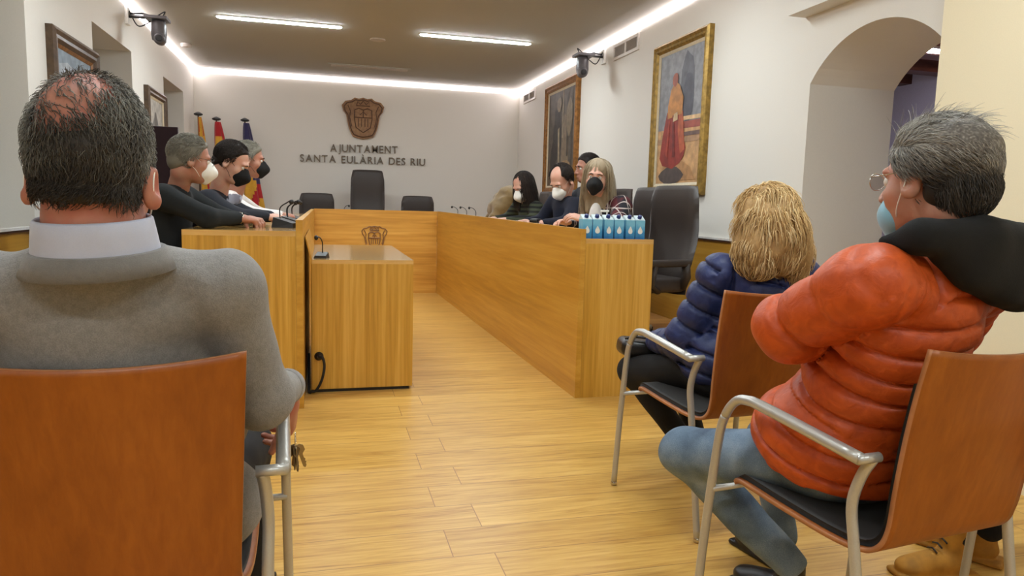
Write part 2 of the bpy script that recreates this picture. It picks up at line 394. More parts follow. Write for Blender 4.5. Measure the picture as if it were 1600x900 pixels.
M['dais'] = mat_wood('dais_oak', rgb(150, 100, 48), rgb(176, 124, 62), rgb(196, 146, 82), (1.5, 22, 22), 0.4)
M['lampemit'] = mat_emit('ceiling_lamp_diffuser', (0.88, 0.965, 1.0, 1), LAMP_W)
M['coveemit'] = mat_emit('cove_led', (1.0, 0.93, 0.97, 1), COVE_W)
# ------------------------------------------------------------------ the room
XL, XR, YB, YF, ZC = -1.82, 3.1, 11.4, -3.0, 3.06
b = MB(); b.box((-2.6, YF-.1, -.1), (6.0, YB+.2, 0)); struct('floor', b, M['floor'])
b = MB(); b.box((-2.6, YF-.1, ZC), (XR+.7, YB+.2, ZC+.1)); b.box((XL+.30, YF, ZC-.014), (XR-.30, YB-.62, ZC)); struct('ceiling', b, M['ceiling'])
b = MB(); b.box((XL, YB, 0), (XR+.67, YB+.15, ZC)); struct('wall_back', b, M['wall'])
b = MB(); b.box((-2.6, YF-.1, 0), (XR+.67, YF, ZC)); struct('wall_front', b, M['wall'])
NICHES = [(1.40, 2.64), (4.04, 5.28), (6.664, 7.905), (9.352, 10.583)]; ZN0, ZN1, ND = 0.95, 2.60, 0.62
b = MB(); y = YF
for (a, c) in NICHES:
    b.box((XL-.78, y, 0), (XL, a, ZC)); b.box((XL-.78, a, 0), (XL, c, ZN0)); b.box((XL-.78, a, ZN1), (XL, c, ZC)); y = c
b.box((XL-.78, y, 0), (XL, YB, ZC)); struct('wall_left', b, M['wall'])
for i, (a, c) in enumerate(NICHES):
    b = MB(); x = XL-ND
    b.box((x-.05, a, ZN0), (x, a+.07, ZN1)); b.box((x-.05, c-.07, ZN0), (x, c, ZN1)); b.box((x-.05, a+.07, ZN0), (x, c-.07, ZN0+.08)); b.box((x-.05, a+.07, ZN1-.07), (x, c-.07, ZN1))
    m_ = (a+c)/2; b.box((x-.05, m_-.04, ZN0+.08), (x, m_+.04, ZN1-.07))
    w = struct('window_%d' % (i+1), b, [M['frame_dark']])
    g = MB(); g.box((x-.03, a+.07, ZN0+.08), (x-.02, c-.07, ZN1-.07)); g.build('window_pane', M['window'], w)
# right wall with the arched opening
AY0, AY1, AR, AZ = 3.026, 4.119, 0.68, 2.32
XT = XR+.67
b = MB(); b.box((XR, AY1, 0), (XT, YB, ZC)); b.box((XR, YF, 0), (XT, AY0, ZC))
ym = (AY0+AY1)/2; NS = 28; ys = np.linspace(AY0, AY1, NS+1); zs = AZ-AR+np.sqrt(AR**2-(ys-ym)**2)
for i in range(NS):
    y0, y1, z0, z1 = ys[i], ys[i+1], zs[i], zs[i+1]
    b.quad((XR, y0, z0), (XR, y1, z1), (XR, y1, ZC), (XR, y0, ZC)); b.quad((XT, y1, z1), (XT, y0, z0), (XT, y0, ZC), (XT, y1, ZC))
    b.quad((XR, y0, z0), (XT, y0, z0), (XT, y1, z1), (XR, y1, z1))
struct('wall_right', b, M['wall'])
b = MB(); b.box((2.95, YF, 0), (XR, 2.95, ZC)); struct('wall_right_pier', b, M['wall_cream'])
b = MB(); b.box((2.985, 2.95, 2.50), (XR, 4.194, ZC)); b.box((2.965, 2.95, 2.487), (XR, 4.215, 2.50)); struct('trim_1', b, M['wall'])
# the room beyond the arch
b = MB(); b.box((5.6, 2.0, 0), (5.75, 9.5, 2.7)); b.box((XT, 9.4, 0), (5.6, 9.5, 2.9)); b.box((XT, 2.0, 0), (5.6, 2.1, 2.9)); struct('wall_beyond', b, M['wall_lilac'])
b = MB(); b.box((XT, 2.0, 2.63), (5.75, 9.5, 2.7)); struct('ceiling_beyond', b, M['wall_lilac'])
for k in range(9):
    b = MB(); yy = 2.6+k*0.55; b.box((XT, yy, 2.49), (5.6, yy+.16, 2.63)); tag(b.build('ceiling_beam', M['beam']), kind='structure')
# wainscot with its cap
def wains(name, x0, x1, y0, y1, side):
    b = MB(); b.box((x0, y0, 0), (x1, y1, .955), 0)
    b.box((x0, y0, .955), (x1+side*.012, y1, .968), 1); b.box((x0, y0, .968), (x1+side*.018, y1, .985), 2)
    struct(name, b, [M['desk_y'], M['carve'], M['white']])
wains('trim_2', XL, XL+.02, YF, 5.43, 1); wains('trim_3', XR, XR-.02, 4.30, YB, -1)
# dais behind the desks
b = MB(); b.box((1.60, 4.16, 0), (XR-.02, YB, .20)); b.box((XL, 4.20, 0), (-.20, YB, .20)); b.box((-.20, 9.46, 0), (1.60, YB, .20)); struct('floor_dais', b, M['dais'])
# ------------------------------------------------------------------ ceiling lights
def ceiling_lamp(x0, x1, y, label):
    t = thing('ceiling_lamp', label, 'ceiling light', ((x0+x1)/2, y, ZC-.014), 0, 'strip lights in the ceiling')
    h = (x1-x0)/2; b = MB(); n = 10
    def ring(r, hh, z): return [(hh*s+r*math.cos(a), r*math.sin(a), z) for s, a0 in ((1, -math.pi/2), (-1, math.pi/2)) for a in np.linspace(a0, a0+math.pi, n)]
    A = ring(.042, h-.04, 0); B = ring(.042, h-.04, -.012); K = len(A)
    b.add(A+B, [(i, (i+1) % K, K+(i+1) % K, K+i) for i in range(K)]); b.build('rim', M['white'], t)
    D = ring(.036, h-.04, -.013); E = ring(.03, h-.04, -.02)
    d = MB(); d.add(D+E, [(i, (i+1) % K, K+(i+1) % K, K+i) for i in range(K)]+[tuple(range(K, 2*K))[::-1]]); d.build('diffuser', M['lampemit'], t)
for k, y in enumerate(LAMP_ROWS):
    for s, (x0, x1) in enumerate(((-1.05, .20), (1.03, 2.30))):
        side = ('left', 'right')[s]
        lab = ('%s one of the two glowing strip lights in the ceiling' % side) if k == 0 else 'strip light on the ceiling nearer than the visible pair, %s row, %s' % (side, ('', 'second from back', 'third from back', 'above the audience')[k])
        ceiling_lamp(x0, x1, y, lab)
t = thing('ceiling_lamp', 'unseen cool strip light added to light the side room beyond the arch', 'ceiling light', (4.7, 4.6, 2.47))  # hidden lamp, added to brighten the room beyond the arch
b = MB(); b.box((-.5, -.05, 0), (.5, .05, .02), 0); b.build('rim', M['white'], t); b = MB(); b.box((-.48, -.04, -.012), (.48, .04, 0), 0); b.build('diffuser', mat_emit('added_cool_lamp', (.82, .82, 1, 1), 60), t)
t = thing('cove_light', 'white glowing cove strip running around the top of the walls', 'light strip', (0, 0, 3.0))
for a, c in (((XL, 3.0, 0), (XL+.008, YB, .058)), ((XR-.008, 4.22, 0), (XR, YB, .058)), ((XL+.008, YB-.008, 0), (XR-.008, YB, .058))):
    b = MB(); b.box(a, c); b.build('light_strip', M['coveemit'], t)
# small ceiling fittings
t = thing('ceiling_speaker', 'small round grey grille in the ceiling between the strip lights', 'ceiling grille', (.61, 8.5, ZC-.014))
b = MB(); b.lathe((0, 0, 0), [(.085, 0), (.09, -.006), (.08, -.012), (.03, -.008)], 28); b.build('grille', M['ventslat'], t)
t = thing('ceiling_vent', 'long flat slotted air vent panel in the ceiling near back wall', 'vent', (.63, 10.25, ZC-.014))
b = MB(); b.box((-.56, -.1, -.012), (.56, .1, 0)); b.build('frame', M['ceiling'], t); b = MB()
for k in range(4): b.box((-.52, -.075+k*.04, -.018), (.52, -.06+k*.04, -.012))
b.build('slat', M['ventslat'], t)
t = thing('smoke_detector', 'small pale smoke detector on the ceiling near left cove', 'smoke detector', (-1.62, 9.7, ZC))
b = MB(); b.lathe((0, 0, 0), [(.06, 0), (.065, -.02), (.05, -.04), (.02, -.045)], 24); b.build('housing', M['vent'], t)
# wall vents on the right wall
def wall_vent(y0, y1, z0, z1, label):
    t = thing('wall_vent', label, 'vent', (XR, y0, z0), 0, 'air vents high on the right wall')
    W, H = y1-y0, z1-z0; b = MB(); e = .03
    for a, c in (((-.02, 0, 0), (0, W, e)), ((-.02, 0, H-e), (0, W, H)), ((-.02, 0, e), (0, e, H-e)), ((-.02, W-e, e), (0, W, H-e)), ((-.02, W/2-.015, e), (0, W/2+.015, H-e))): b.box(a, c)
    b.build('frame', M['vent'], t); b = MB()
    n = 9
    for k in range(n):
        z = e+(H-2*e)*(k+.5)/n
        for ya, yb in ((e, W/2-.015), (W/2+.015, W-e)): b.add([(-.014, ya, z-.004), (-.014, yb, z-.004), (-.002, yb, z+.008), (-.002, ya, z+.008)], [(0, 1, 2, 3)])
    b.box((-.003, e, e), (0, W-e, H-e)); b.build('slat', M['ventslat'], t)
wall_vent(10.45, 11.09, 2.80, 2.955, 'smaller white wall vent high in the back right corner')
wall_vent(6.82, 7.46, 2.80, 2.965, 'larger white wall vent high on right wall right of camera')
# ------------------------------------------------------------------ paintings
def painting(name, x, side, y0, y1, z0, z1, fw, fm, label, canvas, lm=None):
    """hung on the plane X = x; side = +1 when its face looks towards +X"""
    t = thing(name, label, 'painting', (x, (y0+y1)/2, z0)); W, H = y1-y0, z1-z0
    b = MB()
    P = lambda d, yy, zz: (side*d, yy-W/2, zz)
    prof = [(0, 0), (.045, 0), (.06, fw*.25), (.045, fw*.5), (.05, fw*.75), (.03, fw)]
    for i in range(len(prof)-1):
        (d0, o0), (d1, o1) = prof[i], prof[i+1]
        A = [P(d0, o0, o0), P(d0, W-o0, o0), P(d0, W-o0, H-o0), P(d0, o0, H-o0)]
        B = [P(d1, o1, o1), P(d1, W-o1, o1), P(d1, W-o1, H-o1), P(d1, o1, H-o1)]
        b.add(A+B, [(k, (k+1) % 4, 4+(k+1) % 4, 4+k) for k in range(4)])
    b.build('frame', fm, t)
    l = MB(); w2 = .025
    A = [P(.03, fw, fw), P(.03, W-fw, fw), P(.03, W-fw, H-fw), P(.03, fw, H-fw)]; o = fw+w2
    B = [P(.018, o, o), P(.018, W-o, o), P(.018, W-o, H-o), P(.018, o, H-o)]
    l.add(A+B, [(k, (k+1) % 4, 4+(k+1) % 4, 4+k) for k in range(4)]); l.build('liner', lm or M['liner'], t)
    c = MB(); mats = []
    cw, ch = W-2*o, H-2*o
    for k, (poly, col) in enumerate(canvas):
        d = .016+.0006*k
        V = [P(d, o+cw*u, o+ch*v) for u, v in poly]; c.add(V, [tuple(range(len(V)))], k); mats.append(mat_paint(col))
    c.build('canvas', mats, t); return t
_pm = {}
def mat_paint(col):
    if col in _pm: return _pm[col]
    m = mat_plain('oil_paint', rgb(*col), 0.55, nscale=14, var=0.22, bmp=0.25, bdist=0.003); _pm[col] = m; return m
FULL = [(0, 0), (1, 0), (1, 1), (0, 1)]
def blob(cx, cy, rx, ry, n=12, s=0):
    rr = random.Random(s); return [(cx+rx*math.cos(2*math.pi*k/n)*rr.uniform(.8, 1.1), cy+ry*math.sin(2*math.pi*k/n)*rr.uniform(.85, 1.08)) for k in range(n)]
# (u runs towards +Y: on the right wall the photo's left side is u = 1)
red_robe = [(FULL, (134, 134, 138)), ([(0, 0), (1, 0), (1, .42), (0, .40)], (196, 152, 104)), (blob(.35, .74, .16, .24, 14, 3), (92, 92, 100)), (blob(.30, .62, .12, .20, 12, 5), (74, 74, 84)),
            ([(0, .40), (.5, .41), (.5, .46), (0, .455)], (150, 74, 60)), ([(0, .46), (.5, .47), (.5, .50), (0, .49)], (212, 176, 130)), ([(0, .30), (1, .31), (1, .35), (0, .34)], (168, 130, 96)), ([(0, .345), (.45, .35), (.45, .38), (0, .375)], (110, 84, 76)),
            ([(.05, .02), (.85, .02), (.8, .16), (.5, .20), (.2, .12)], (176, 130, 84)), (blob(.62, .06, .30, .07, 12, 6), (78, 66, 62)),
            ([(.34, .20), (.42, .15), (.60, .11), (.84, .14), (.92, .20), (.86, .38), (.78, .55), (.58, .60), (.44, .54), (.38, .38), (.30, .26)], (140, 44, 32)),
            ([(.32, .25), (.42, .22), (.50, .40), (.48, .56), (.40, .54), (.36, .40)], (172, 84, 50)),
            ([(.42, .52), (.76, .50), (.76, .60), (.70, .72), (.60, .78), (.50, .74), (.40, .64)], (184, 124, 60)), (blob(.61, .79, .075, .055, 12, 8), (164, 84, 58)), ([(.54, .20), (.60, .20), (.64, .52), (.60, .52)], (112, 32, 26)), ([(.72, .20), (.77, .22), (.72, .48), (.69, .48)], (166, 62, 42)), ([(.50, .48), (.62, .47), (.60, .53), (.52, .54)], (200, 170, 130))]
painting('painting', XR, -1, 5.37, 6.38, 1.33, 2.72, .085, M['gold'], 'large gilt framed painting of a standing figure in red robes', red_robe)
dark_fig = [(FULL, (84, 76, 66)), ([(.0, .0), (1, 0), (1, .25), (0, .2)], (92, 76, 58)), (blob(.65, .55, .16, .32, 14, 2), (52, 48, 46)), (blob(.35, .4, .14, .35, 14, 4), (120, 104, 84)), (blob(.78, .25, .13, .25, 10, 9), (44, 38, 34)), ([(.42, .5), (.47, .5), (.46, 1), (.43, 1)], (138, 124, 104)),
            ([(.08, .1), (.14, .1), (.16, .9), (.1, .95)], (66, 58, 50)), ([(.52, .1), (.58, .12), (.62, .6), (.56, .62)], (152, 136, 110)), ([(.24, .3), (.28, .3), (.3, .95), (.25, .95)], (64, 58, 52)), (blob(.2, .7, .12, .2, 10, 12), (112, 98, 76)), (blob(.3, .18, .2, .09, 10, 13), (146, 116, 82)), (blob(.58, .86, .1, .08, 10, 14), (120, 106, 86))]
painting('painting', XR, -1, 8.49, 9.83, 1.36, 2.86, .10, M['goldbrown'], 'brown gilt framed dark painting of crowded figures, below the right wall camera', dark_fig)
sea = [(FULL, (112, 128, 140)), ([(0, 0), (1, 0), (1, .4), (0, .45)], (98, 104, 104)), ([(.3, .35), (.7, .35), (.62, .62), (.5, .7), (.4, .6)], (66, 62, 60)), (blob(.3, .8, .3, .1, 12, 3), (150, 158, 166))]
painting('painting', XL, 1, 5.62, 6.65, 1.35, 2.342, .10, M['frame_dark'], 'walnut framed grey blue painting high on left wall beside near niche', sea, M['goldbrown'])
pale = [(FULL, (178, 172, 162)), (blob(.5, .5, .25, .3, 12, 3), (128, 124, 120)), (blob(.5, .72, .1, .12, 12, 4), (104, 98, 92))]
painting('painting', XL, 1, 8.36, 9.26, 1.40, 2.355, .085, M['frame_dark'], 'walnut framed pale portrait on left wall between two niches', pale)

# ------------------------------------------------------------------ emblem and lettering on the back wall
def crest_outline(w, h):
    R = [(0, .5), (.10, .47), (.2, .49), (.28, .43), (.42, .40), (.50, .30), (.47, .18), (.40, .08), (.38, -.02), (.36, -.14), (.33, -.26), (.29, -.36), (.24, -.44), (.12, -.48), (0, -.5)]
    P = [(x*w, y*h) for x, y in R]; P += [(-x*w, y*h) for x, y in R[-2:0:-1]]
    return P
def crest(t, w, h, dep, mplate, mline, relief=True):
    o, u, v, n = (0, 0, 0), (1, 0, 0), (0, 0, 1), (0, -1, 0)
    if relief:
        b = MB(); b.prism(crest_outline(w, h), o, u, v, (0, -dep, 0)); b.build('plaque', mplate, t)
    c = MB()
    def line(P, r=.008):
        c.tube([(x*w, -dep, y*h) for x, y in P], r, 6)
    out = [(x/w, y/h) for x, y in crest_outline(w, h)]
    line([(x*.9, y*.9) for x, y in out]+[(out[0][0]*.9, out[0][1]*.9)], .010 if relief else .007)
    line([(-.2, .2), (-.21, 0), (-.17, -.22), (0, -.34), (.17, -.22), (.21, 0), (.2, .2), (.1, .24), (0, .2), (-.1, .24), (-.2, .2)])
    line([(-.2, .02), (.2, .02)]); line([(0, .2), (0, .02)])
    for x in (-.11, -.04, .04, .11): line([(x, 0), (x, -.2)], .006)
    line([(-.16, .3), (-.13, .4), (-.07, .33), (0, .42), (.07, .33), (.13, .4), (.16, .3), (-.16, .3)])
    line([(-.08, .08), (0, .16), (.08, .08)], .006)
    line([(-.36, .3), (-.3, .16), (-.32, .02), (-.27, -.2)], .007); line([(.36, .3), (.3, .16), (.32, .02), (.27, -.2)], .007)
    c.build('carved_relief', mline, t)
t = thing('town_crest', 'carved brown wooden coat of arms mounted on the back wall', 'coat of arms', (.600, YB, 2.465)); crest(t, .64, .63, .05, M['bronze'], M['carve'])
_glyph = {}
def glyph(ch):
    if ch not in _glyph:
        cu = bpy.data.curves.new('glyph', 'FONT'); cu.body = ch; cu.size = 1; cu.extrude = .06; cu.offset = .004; cu.fill_mode = 'BOTH'
        ob = bpy.data.objects.new('glyph', cu); C.objects.link(ob)
        me = bpy.data.meshes.new_from_object(ob.evaluated_get(bpy.context.evaluated_depsgraph_get()))
        bpy.data.objects.remove(ob); _glyph[ch] = me
    return _glyph[ch]
def lettering(text, x0, x1, z0, z1, cap, label):
    t = thing('wall_lettering', label, 'lettering', (x0, YB-.02, z0), 0, 'raised letters on the back wall')
    adv = []; 
    for ch in text:
        if ch == ' ': adv.append(.42); continue
        me = glyph(ch); xs = [v.co.x for v in me.vertices]; adv.append(max(xs)-min(xs)+.16)
    k = (x1-x0)/(sum(adv)-.16); x = 0; ks = cap/.73
    for ch, a in zip(text, adv):
        if ch != ' ':
            me = glyph(ch); xs = [v.co.x for v in me.vertices]
            V = [((v.co.x-min(xs))*k+x, -v.co.z*.25, v.co.y*ks+(z1-z0)*x/(x1-x0)) for v in me.vertices]
            mesh_obj('letter', V, [tuple(p.vertices) for p in me.polygons], M['letter'], t)
        x += a*k
lettering('AJUNTAMENT', .106, 1.131, 1.944, 1.958, .12, 'upper line of raised letters reading AJUNTAMENT under the crest')
lettering('SANTA EULÀRIA DES RIU', -.338, 1.567, 1.776, 1.787, .115, 'lower line of raised letters reading SANTA EULÀRIA DES RIU')
# ------------------------------------------------------------------ flags
def flag(x, ztop, label, cols, wid=1.0):
    t = thing('flag', label, 'flag', (x, 11.12, .2), 0, 'flags standing in the back left corner')
    H = ztop-.2; b = MB(); b.cyl((0, 0, .03), (0, 0, H-.02), .012, 10, 0); b.lathe((0, 0, 0), [(.10, 0), (.10, .02), (.03, .05), (.02, .08)], 24, 0); b.build('pole', M['frame_dark'], t)
    f = MB(); f.lathe((0, 0, H-.05), [(.035, 0), (.06, .012), (.06, .028), (.02, .05), (.004, .055)], 16); f.build('finial', M['black'], t)
    # hanging folded cloth
    n, mz = 28, 26; V = []; F = []; mi = []
    L = H*.62
    for j in range(mz+1):
        s = j/mz; z = H-.07-L*s; w = wid*(.03+.10*s**.8)
        for i in range(n):
            a = 2*math.pi*i/n; r = w*(1+.28*math.sin(5*a+2*s)+.12*math.sin(9*a-3*s))
            V.append((r*math.cos(a)*1.0+.10*s+.02, r*math.sin(a)*.45-.02, z))
    for j in range(mz):
        for i in range(n):
            F.append((j*n+i, j*n+(i+1) % n, (j+1)*n+(i+1) % n, (j+1)*n+i)); mi.append(cols(i/n, j/mz))
    return t, mesh_obj('banner', V, F, FM, t, True, mi)
FM = [mat_cloth('flag_red', rgb(178, 26, 32), .8), mat_cloth('flag_yellow', rgb(216, 160, 44), .8), mat_cloth('flag_purple', rgb(48, 42, 84), .8)]
flag(-1.72, 2.40, 'leftmost flag in back corner, yellow top on dark pole', lambda u, v: 1 if (u*3+v*.6) % 1 < .75 else 0, .6)
flag(-1.48, 2.345, 'middle flag in the corner, furled red and yellow cloth', lambda u, v: 0 if v < .20+.08*math.sin(u*6.28) else (1 if v < .6 else 0))
flag(-1.095, 2.35, 'rightmost furled flag, purple above with red and yellow below', lambda u, v: 2 if v < .50+.14*math.sin(u*6.28+2) else (0 if (u*2+v*2) % 1 < .45 else 1))
# ------------------------------------------------------------------ cameras on brackets
def ptz(loc, side, label):
    t = thing('security_camera', label, 'camera', loc, 0, 'remote cameras on the side walls')
    s = side
    b = MB(); b.box((0, -.05, -.08), (s*.03, .05, .08), 0, bev=.006); b.build('wall_plate', M['white'], t)
    b = MB(); b.tube([(s*.03, 0, 0), (s*.14, -.06, -.01), (s*.24, -.10, -.02)], .016, 8); b.tube([(s*.03, .02, .03), (s*.15, -.03, .03), (s*.24, -.08, 0)], .010, 6); b.build('bracket', M['black'], t)
    b = MB(); b.box((s*.20, -.22, -.045), (s*.40, -.02, -.015), bev=.006); b.build('shelf', M['camgrey'], t)
    b = MB(); b.lathe((s*.31, -.12, -.24), [(.03, 0), (.062, .015), (.07, .06), (.068, .15), (.06, .19)], 24); bd = b.build('camera_body', M['camgrey'], t, True)
    b = MB(); b.lathe((s*.33, -.17, -.225), [(.045, -.045), (.055, -.02), (.055, .03), (.04, .05)], 20, R=Matrix.Rotation(math.pi/2, 3, 'X')); b.lathe((s*.33, -.225, -.225), [(.03, 0), (.03, .01), (.02, .012)], 20, R=Matrix.Rotation(math.pi/2, 3, 'X'), m=1); b.build('lens', [M['camgrey'], M['black']], bd)
    b = MB(); b.tube(catmull([(s*.03, 0, .05), (s*.10, .0, -.08), (s*.2, -.05, -.06), (s*.3, -.06, .02), (s*.36, -.08, .05), (s*.33, -.1, -.02)], 6), .006, 6); b.build('cable', M['rubber'], t)
ptz((XL, 7.75, 2.90), 1, 'grey swivelling camera bracketed high on the left wall')
ptz((XR, 7.75, 2.90), -1, 'grey swivelling camera bracketed high on the right wall')
t = thing('upright_panel', 'dark maroon upright panel standing by the left wall behind councillors', 'panel', (-1.62, 8.0, .2))
b = MB(); b.box((-.17, -.02, .3), (.19, .02, 1.70), bev=.008); b.build('panel_board', M['maroon'], t); b = MB(); b.box((-.15, -.2, 0), (-.11, .2, .3)); b.build('leg', M['black'], t); b = MB(); b.box((.11, -.2, 0), (.15, .2, .3)); b.build('leg', M['black'], t)

# ------------------------------------------------------------------ desks
DT = 1.008
def desk(name, label): return thing(name, label, 'desk', (0, 0, 0), 0, 'oak council desks')
# right desk: inner panel drawn between (1.53,4.10) and (1.465,9.39)
t = desk('council_desk', 'long oak council desk on the right side of the room')
b = MB(); b.add([(1.53, 4.10, 0), (1.565, 4.10, 0), (1.50, 9.39, 0), (1.465, 9.39, 0), (1.53, 4.10, 1.066), (1.565, 4.10, 1.066), (1.50, 9.39, 1.092), (1.465, 9.39, 1.092)], [(0, 3, 2, 1), (4, 5, 6, 7), (0, 1, 5, 4), (2, 3, 7, 6), (0, 4, 7, 3), (1, 2, 6, 5)])
b.build('front_panel', M['desk_y'], t)
b = MB(); b.box((1.566, 4.10, 0), (2.022, 4.135, DT-.03)); b.build('end_panel', M['desk_v'], t)
b = MB(); b.box((1.566, 4.10, DT-.03), (2.022, 9.30, DT)); b.build('worktop', M['desk_top'], t)
for yy in (6.7, 9.2): b = MB(); b.box((1.60, yy, .2), (1.98, yy+.04, DT-.03)); b.build('support_panel', M['desk_v'], t)
# left desk
t = desk('council_desk', 'long oak council desk on the left side of the room')
b = MB(); b.box((-.150, 4.15, 0), (-.113, 9.39, 1.085)); b.build('front_panel', M['desk_y'], t)
b = MB(); b.box((-.74, 4.15, 0), (-.151, 4.185, DT-.015)); b.build('end_panel', M['desk_v'], t)
b = MB(); b.box((-.74, 4.15, DT-.015), (-.151, 9.39, DT+.015)); b.build('worktop', M['desk_top'], t)
b = MB(); b.box((-.70, 6.7, .2), (-.2, 6.74, DT-.015)); b.build('support_panel', M['desk_v'], t)
# presiding desk
t = desk('council_desk', 'oak presiding desk with carved crest across the back of the room')
b = MB(); b.box((-.112, 9.391, 0), (1.464, 9.43, 1.09)); b.build('front_panel', M['desk_x'], t)
b = MB(); b.box((-.112, 9.431, DT-.02), (1.50, 10.0, DT+.012)); b.build('worktop', M['desk_top'], t)
e = thing('carved_crest', 'small coat of arms carved on front of presiding desk', 'coat of arms', (.644, 9.389, .72)); crest(e, .36, .36, .004, None, M['bronze'], relief=False)
# lectern table
LX0, LX1, LY0, LY1, LZ = -.073, .552, 4.483, 6.02, .836
t = thing('lectern_table', 'boxy oak speaker table standing in front of the left council desk', 'table', (LX0, LY0, 0))
w, d_ = LX1-LX0, LY1-LY0
b = MB(); b.box((.0, 0, .022), (w, .03, LZ-.025)); b.build('front_panel', M['desk_v'], t)
b = MB(); b.box((w-.03, .031, .022), (w, d_, LZ-.025)); b.build('side_panel', M['desk_y'], t)
b = MB(); b.box((0, d_-.03, .022), (w-.031, d_, LZ-.025)); b.build('back_panel', M['desk_v'], t)
b = MB(); b.box((.004, .0, LZ-.025), (w, d_, LZ), 0); b.build('tabletop', M['desk_top'], t)
b = MB(); b.box((.02, .012, 0), (w-.02, d_-.02, .022)); b.build('plinth', M['black'], t)
b = MB(); b.add([(-.003, 0, .022), (.003, 0, .022), (.003, 0, LZ+.004), (-.030, 0, .975), (-.036, 0, .972), (-.003, 0, LZ)]+[(x, 1.3, z) for x, z in ((-.003, .022), (.003, .022), (.003, LZ+.004), (-.030, .975), (-.036, .972), (-.003, LZ))],
    [(0, 1, 2, 5), (5, 2, 3, 4), (6, 11, 8, 7), (11, 10, 9, 8), (1, 7, 8, 2), (2, 8, 9, 3), (3, 9, 10, 4), (4, 10, 11, 5), (5, 11, 6, 0)]); b.build('side_flap', M['desk_y'], t)
t = thing('power_cable', 'black cable looping from the speaker table front to the floor', 'cable', (-.03, 4.47, 0))
b = MB(); b.lathe((0, .01, .235), [(.026, 0), (.028, .008), (.02, .02), (.012, .03)], 18, R=Matrix.Rotation(math.pi/2, 3, 'X')); b.build('socket_plug', M['black'], t)
b = MB(); b.tube(catmull([(0, -.02, .238), (.022, -.045, .235), (.032, -.045, .19), (.026, -.04, .13), (.008, -.03, .07), (-.02, -.02, .022), (-.045, -.01, .016), (-.062, .03, .02), (-.065, .25, .2)], 8), .0085, 8); b.build('cord', M['rubber'], t)
# ------------------------------------------------------------------ microphones
def mic(loc, rz, label, h=.13, r=.016, lean=.05, group='desk microphones', s=1.0):
    t = thing('microphone', label, 'microphone', loc, rz, group)
    b = MB(); b.add([(-.045*s, -.035*s, 0), (.045*s, -.035*s, 0), (.045*s, .05*s, 0), (-.045*s, .05*s, 0), (-.038*s, -.03*s, .018*s), (.038*s, -.03*s, .018*s), (.038*s, .045*s, .04*s), (-.038*s, .045*s, .04*s)], [(0, 3, 2, 1), (4, 5, 6, 7), (0, 1, 5, 4), (1, 2, 6, 5), (2, 3, 7, 6), (3, 0, 4, 7)]); b.build('base', M['black'], t)
    b = MB(); b.tube(catmull([(0, .03*s, .03*s), (0, .03*s, .03*s+h*.6), (-lean*.3, 0, .03*s+h*.9), (-lean, -.03, .03*s+h)], 5), .004, 6); b.build('gooseneck', M['black'], t)
    b = MB(); b.lathe((-lean-.002, -.034, .03*s+h-.012), [(.003, -.012), (r*.8, -.006), (r, .004), (r*.8, .014), (.003, .02)], 12); b.build('foam_head', M['black'], t, True)
p = at(502, 385, 4.66); mic((float(p[0]), 4.62, LZ), math.radians(-15), 'black gooseneck microphone on the oak speaker table', .11, .014, .02, s=.9)
for k, (y, dx) in enumerate(((4.66, 0), (5.0, .03), (5.35, .0), (5.75, .02), (6.2, 0))):
    mic((-.215+dx, y, DT+.015), math.radians(75), ('nearest black microphone on left desk end', 'second black microphone from the near end of left desk', 'third black microphone along the left desk', 'fourth black microphone along the left desk', 'farthest black microphone on the left desk')[k], .12, .016, .03, s=1.6 if k < 2 else 1.3)
for k, y in enumerate((8.05, 8.6, 9.2)):
    mic((1.68, y, DT), math.radians(-90), ('thin desk microphone left of green striped jumper woman', 'middle thin microphone at far end of right desk', 'thin microphone at the far corner of right desk')[k], .13, .014, .10, s=.8)
mic((.29, 9.62, DT+.012), math.radians(90), 'thin microphone on the presiding desk left of tall chair', .10, .012, .10, s=.7)
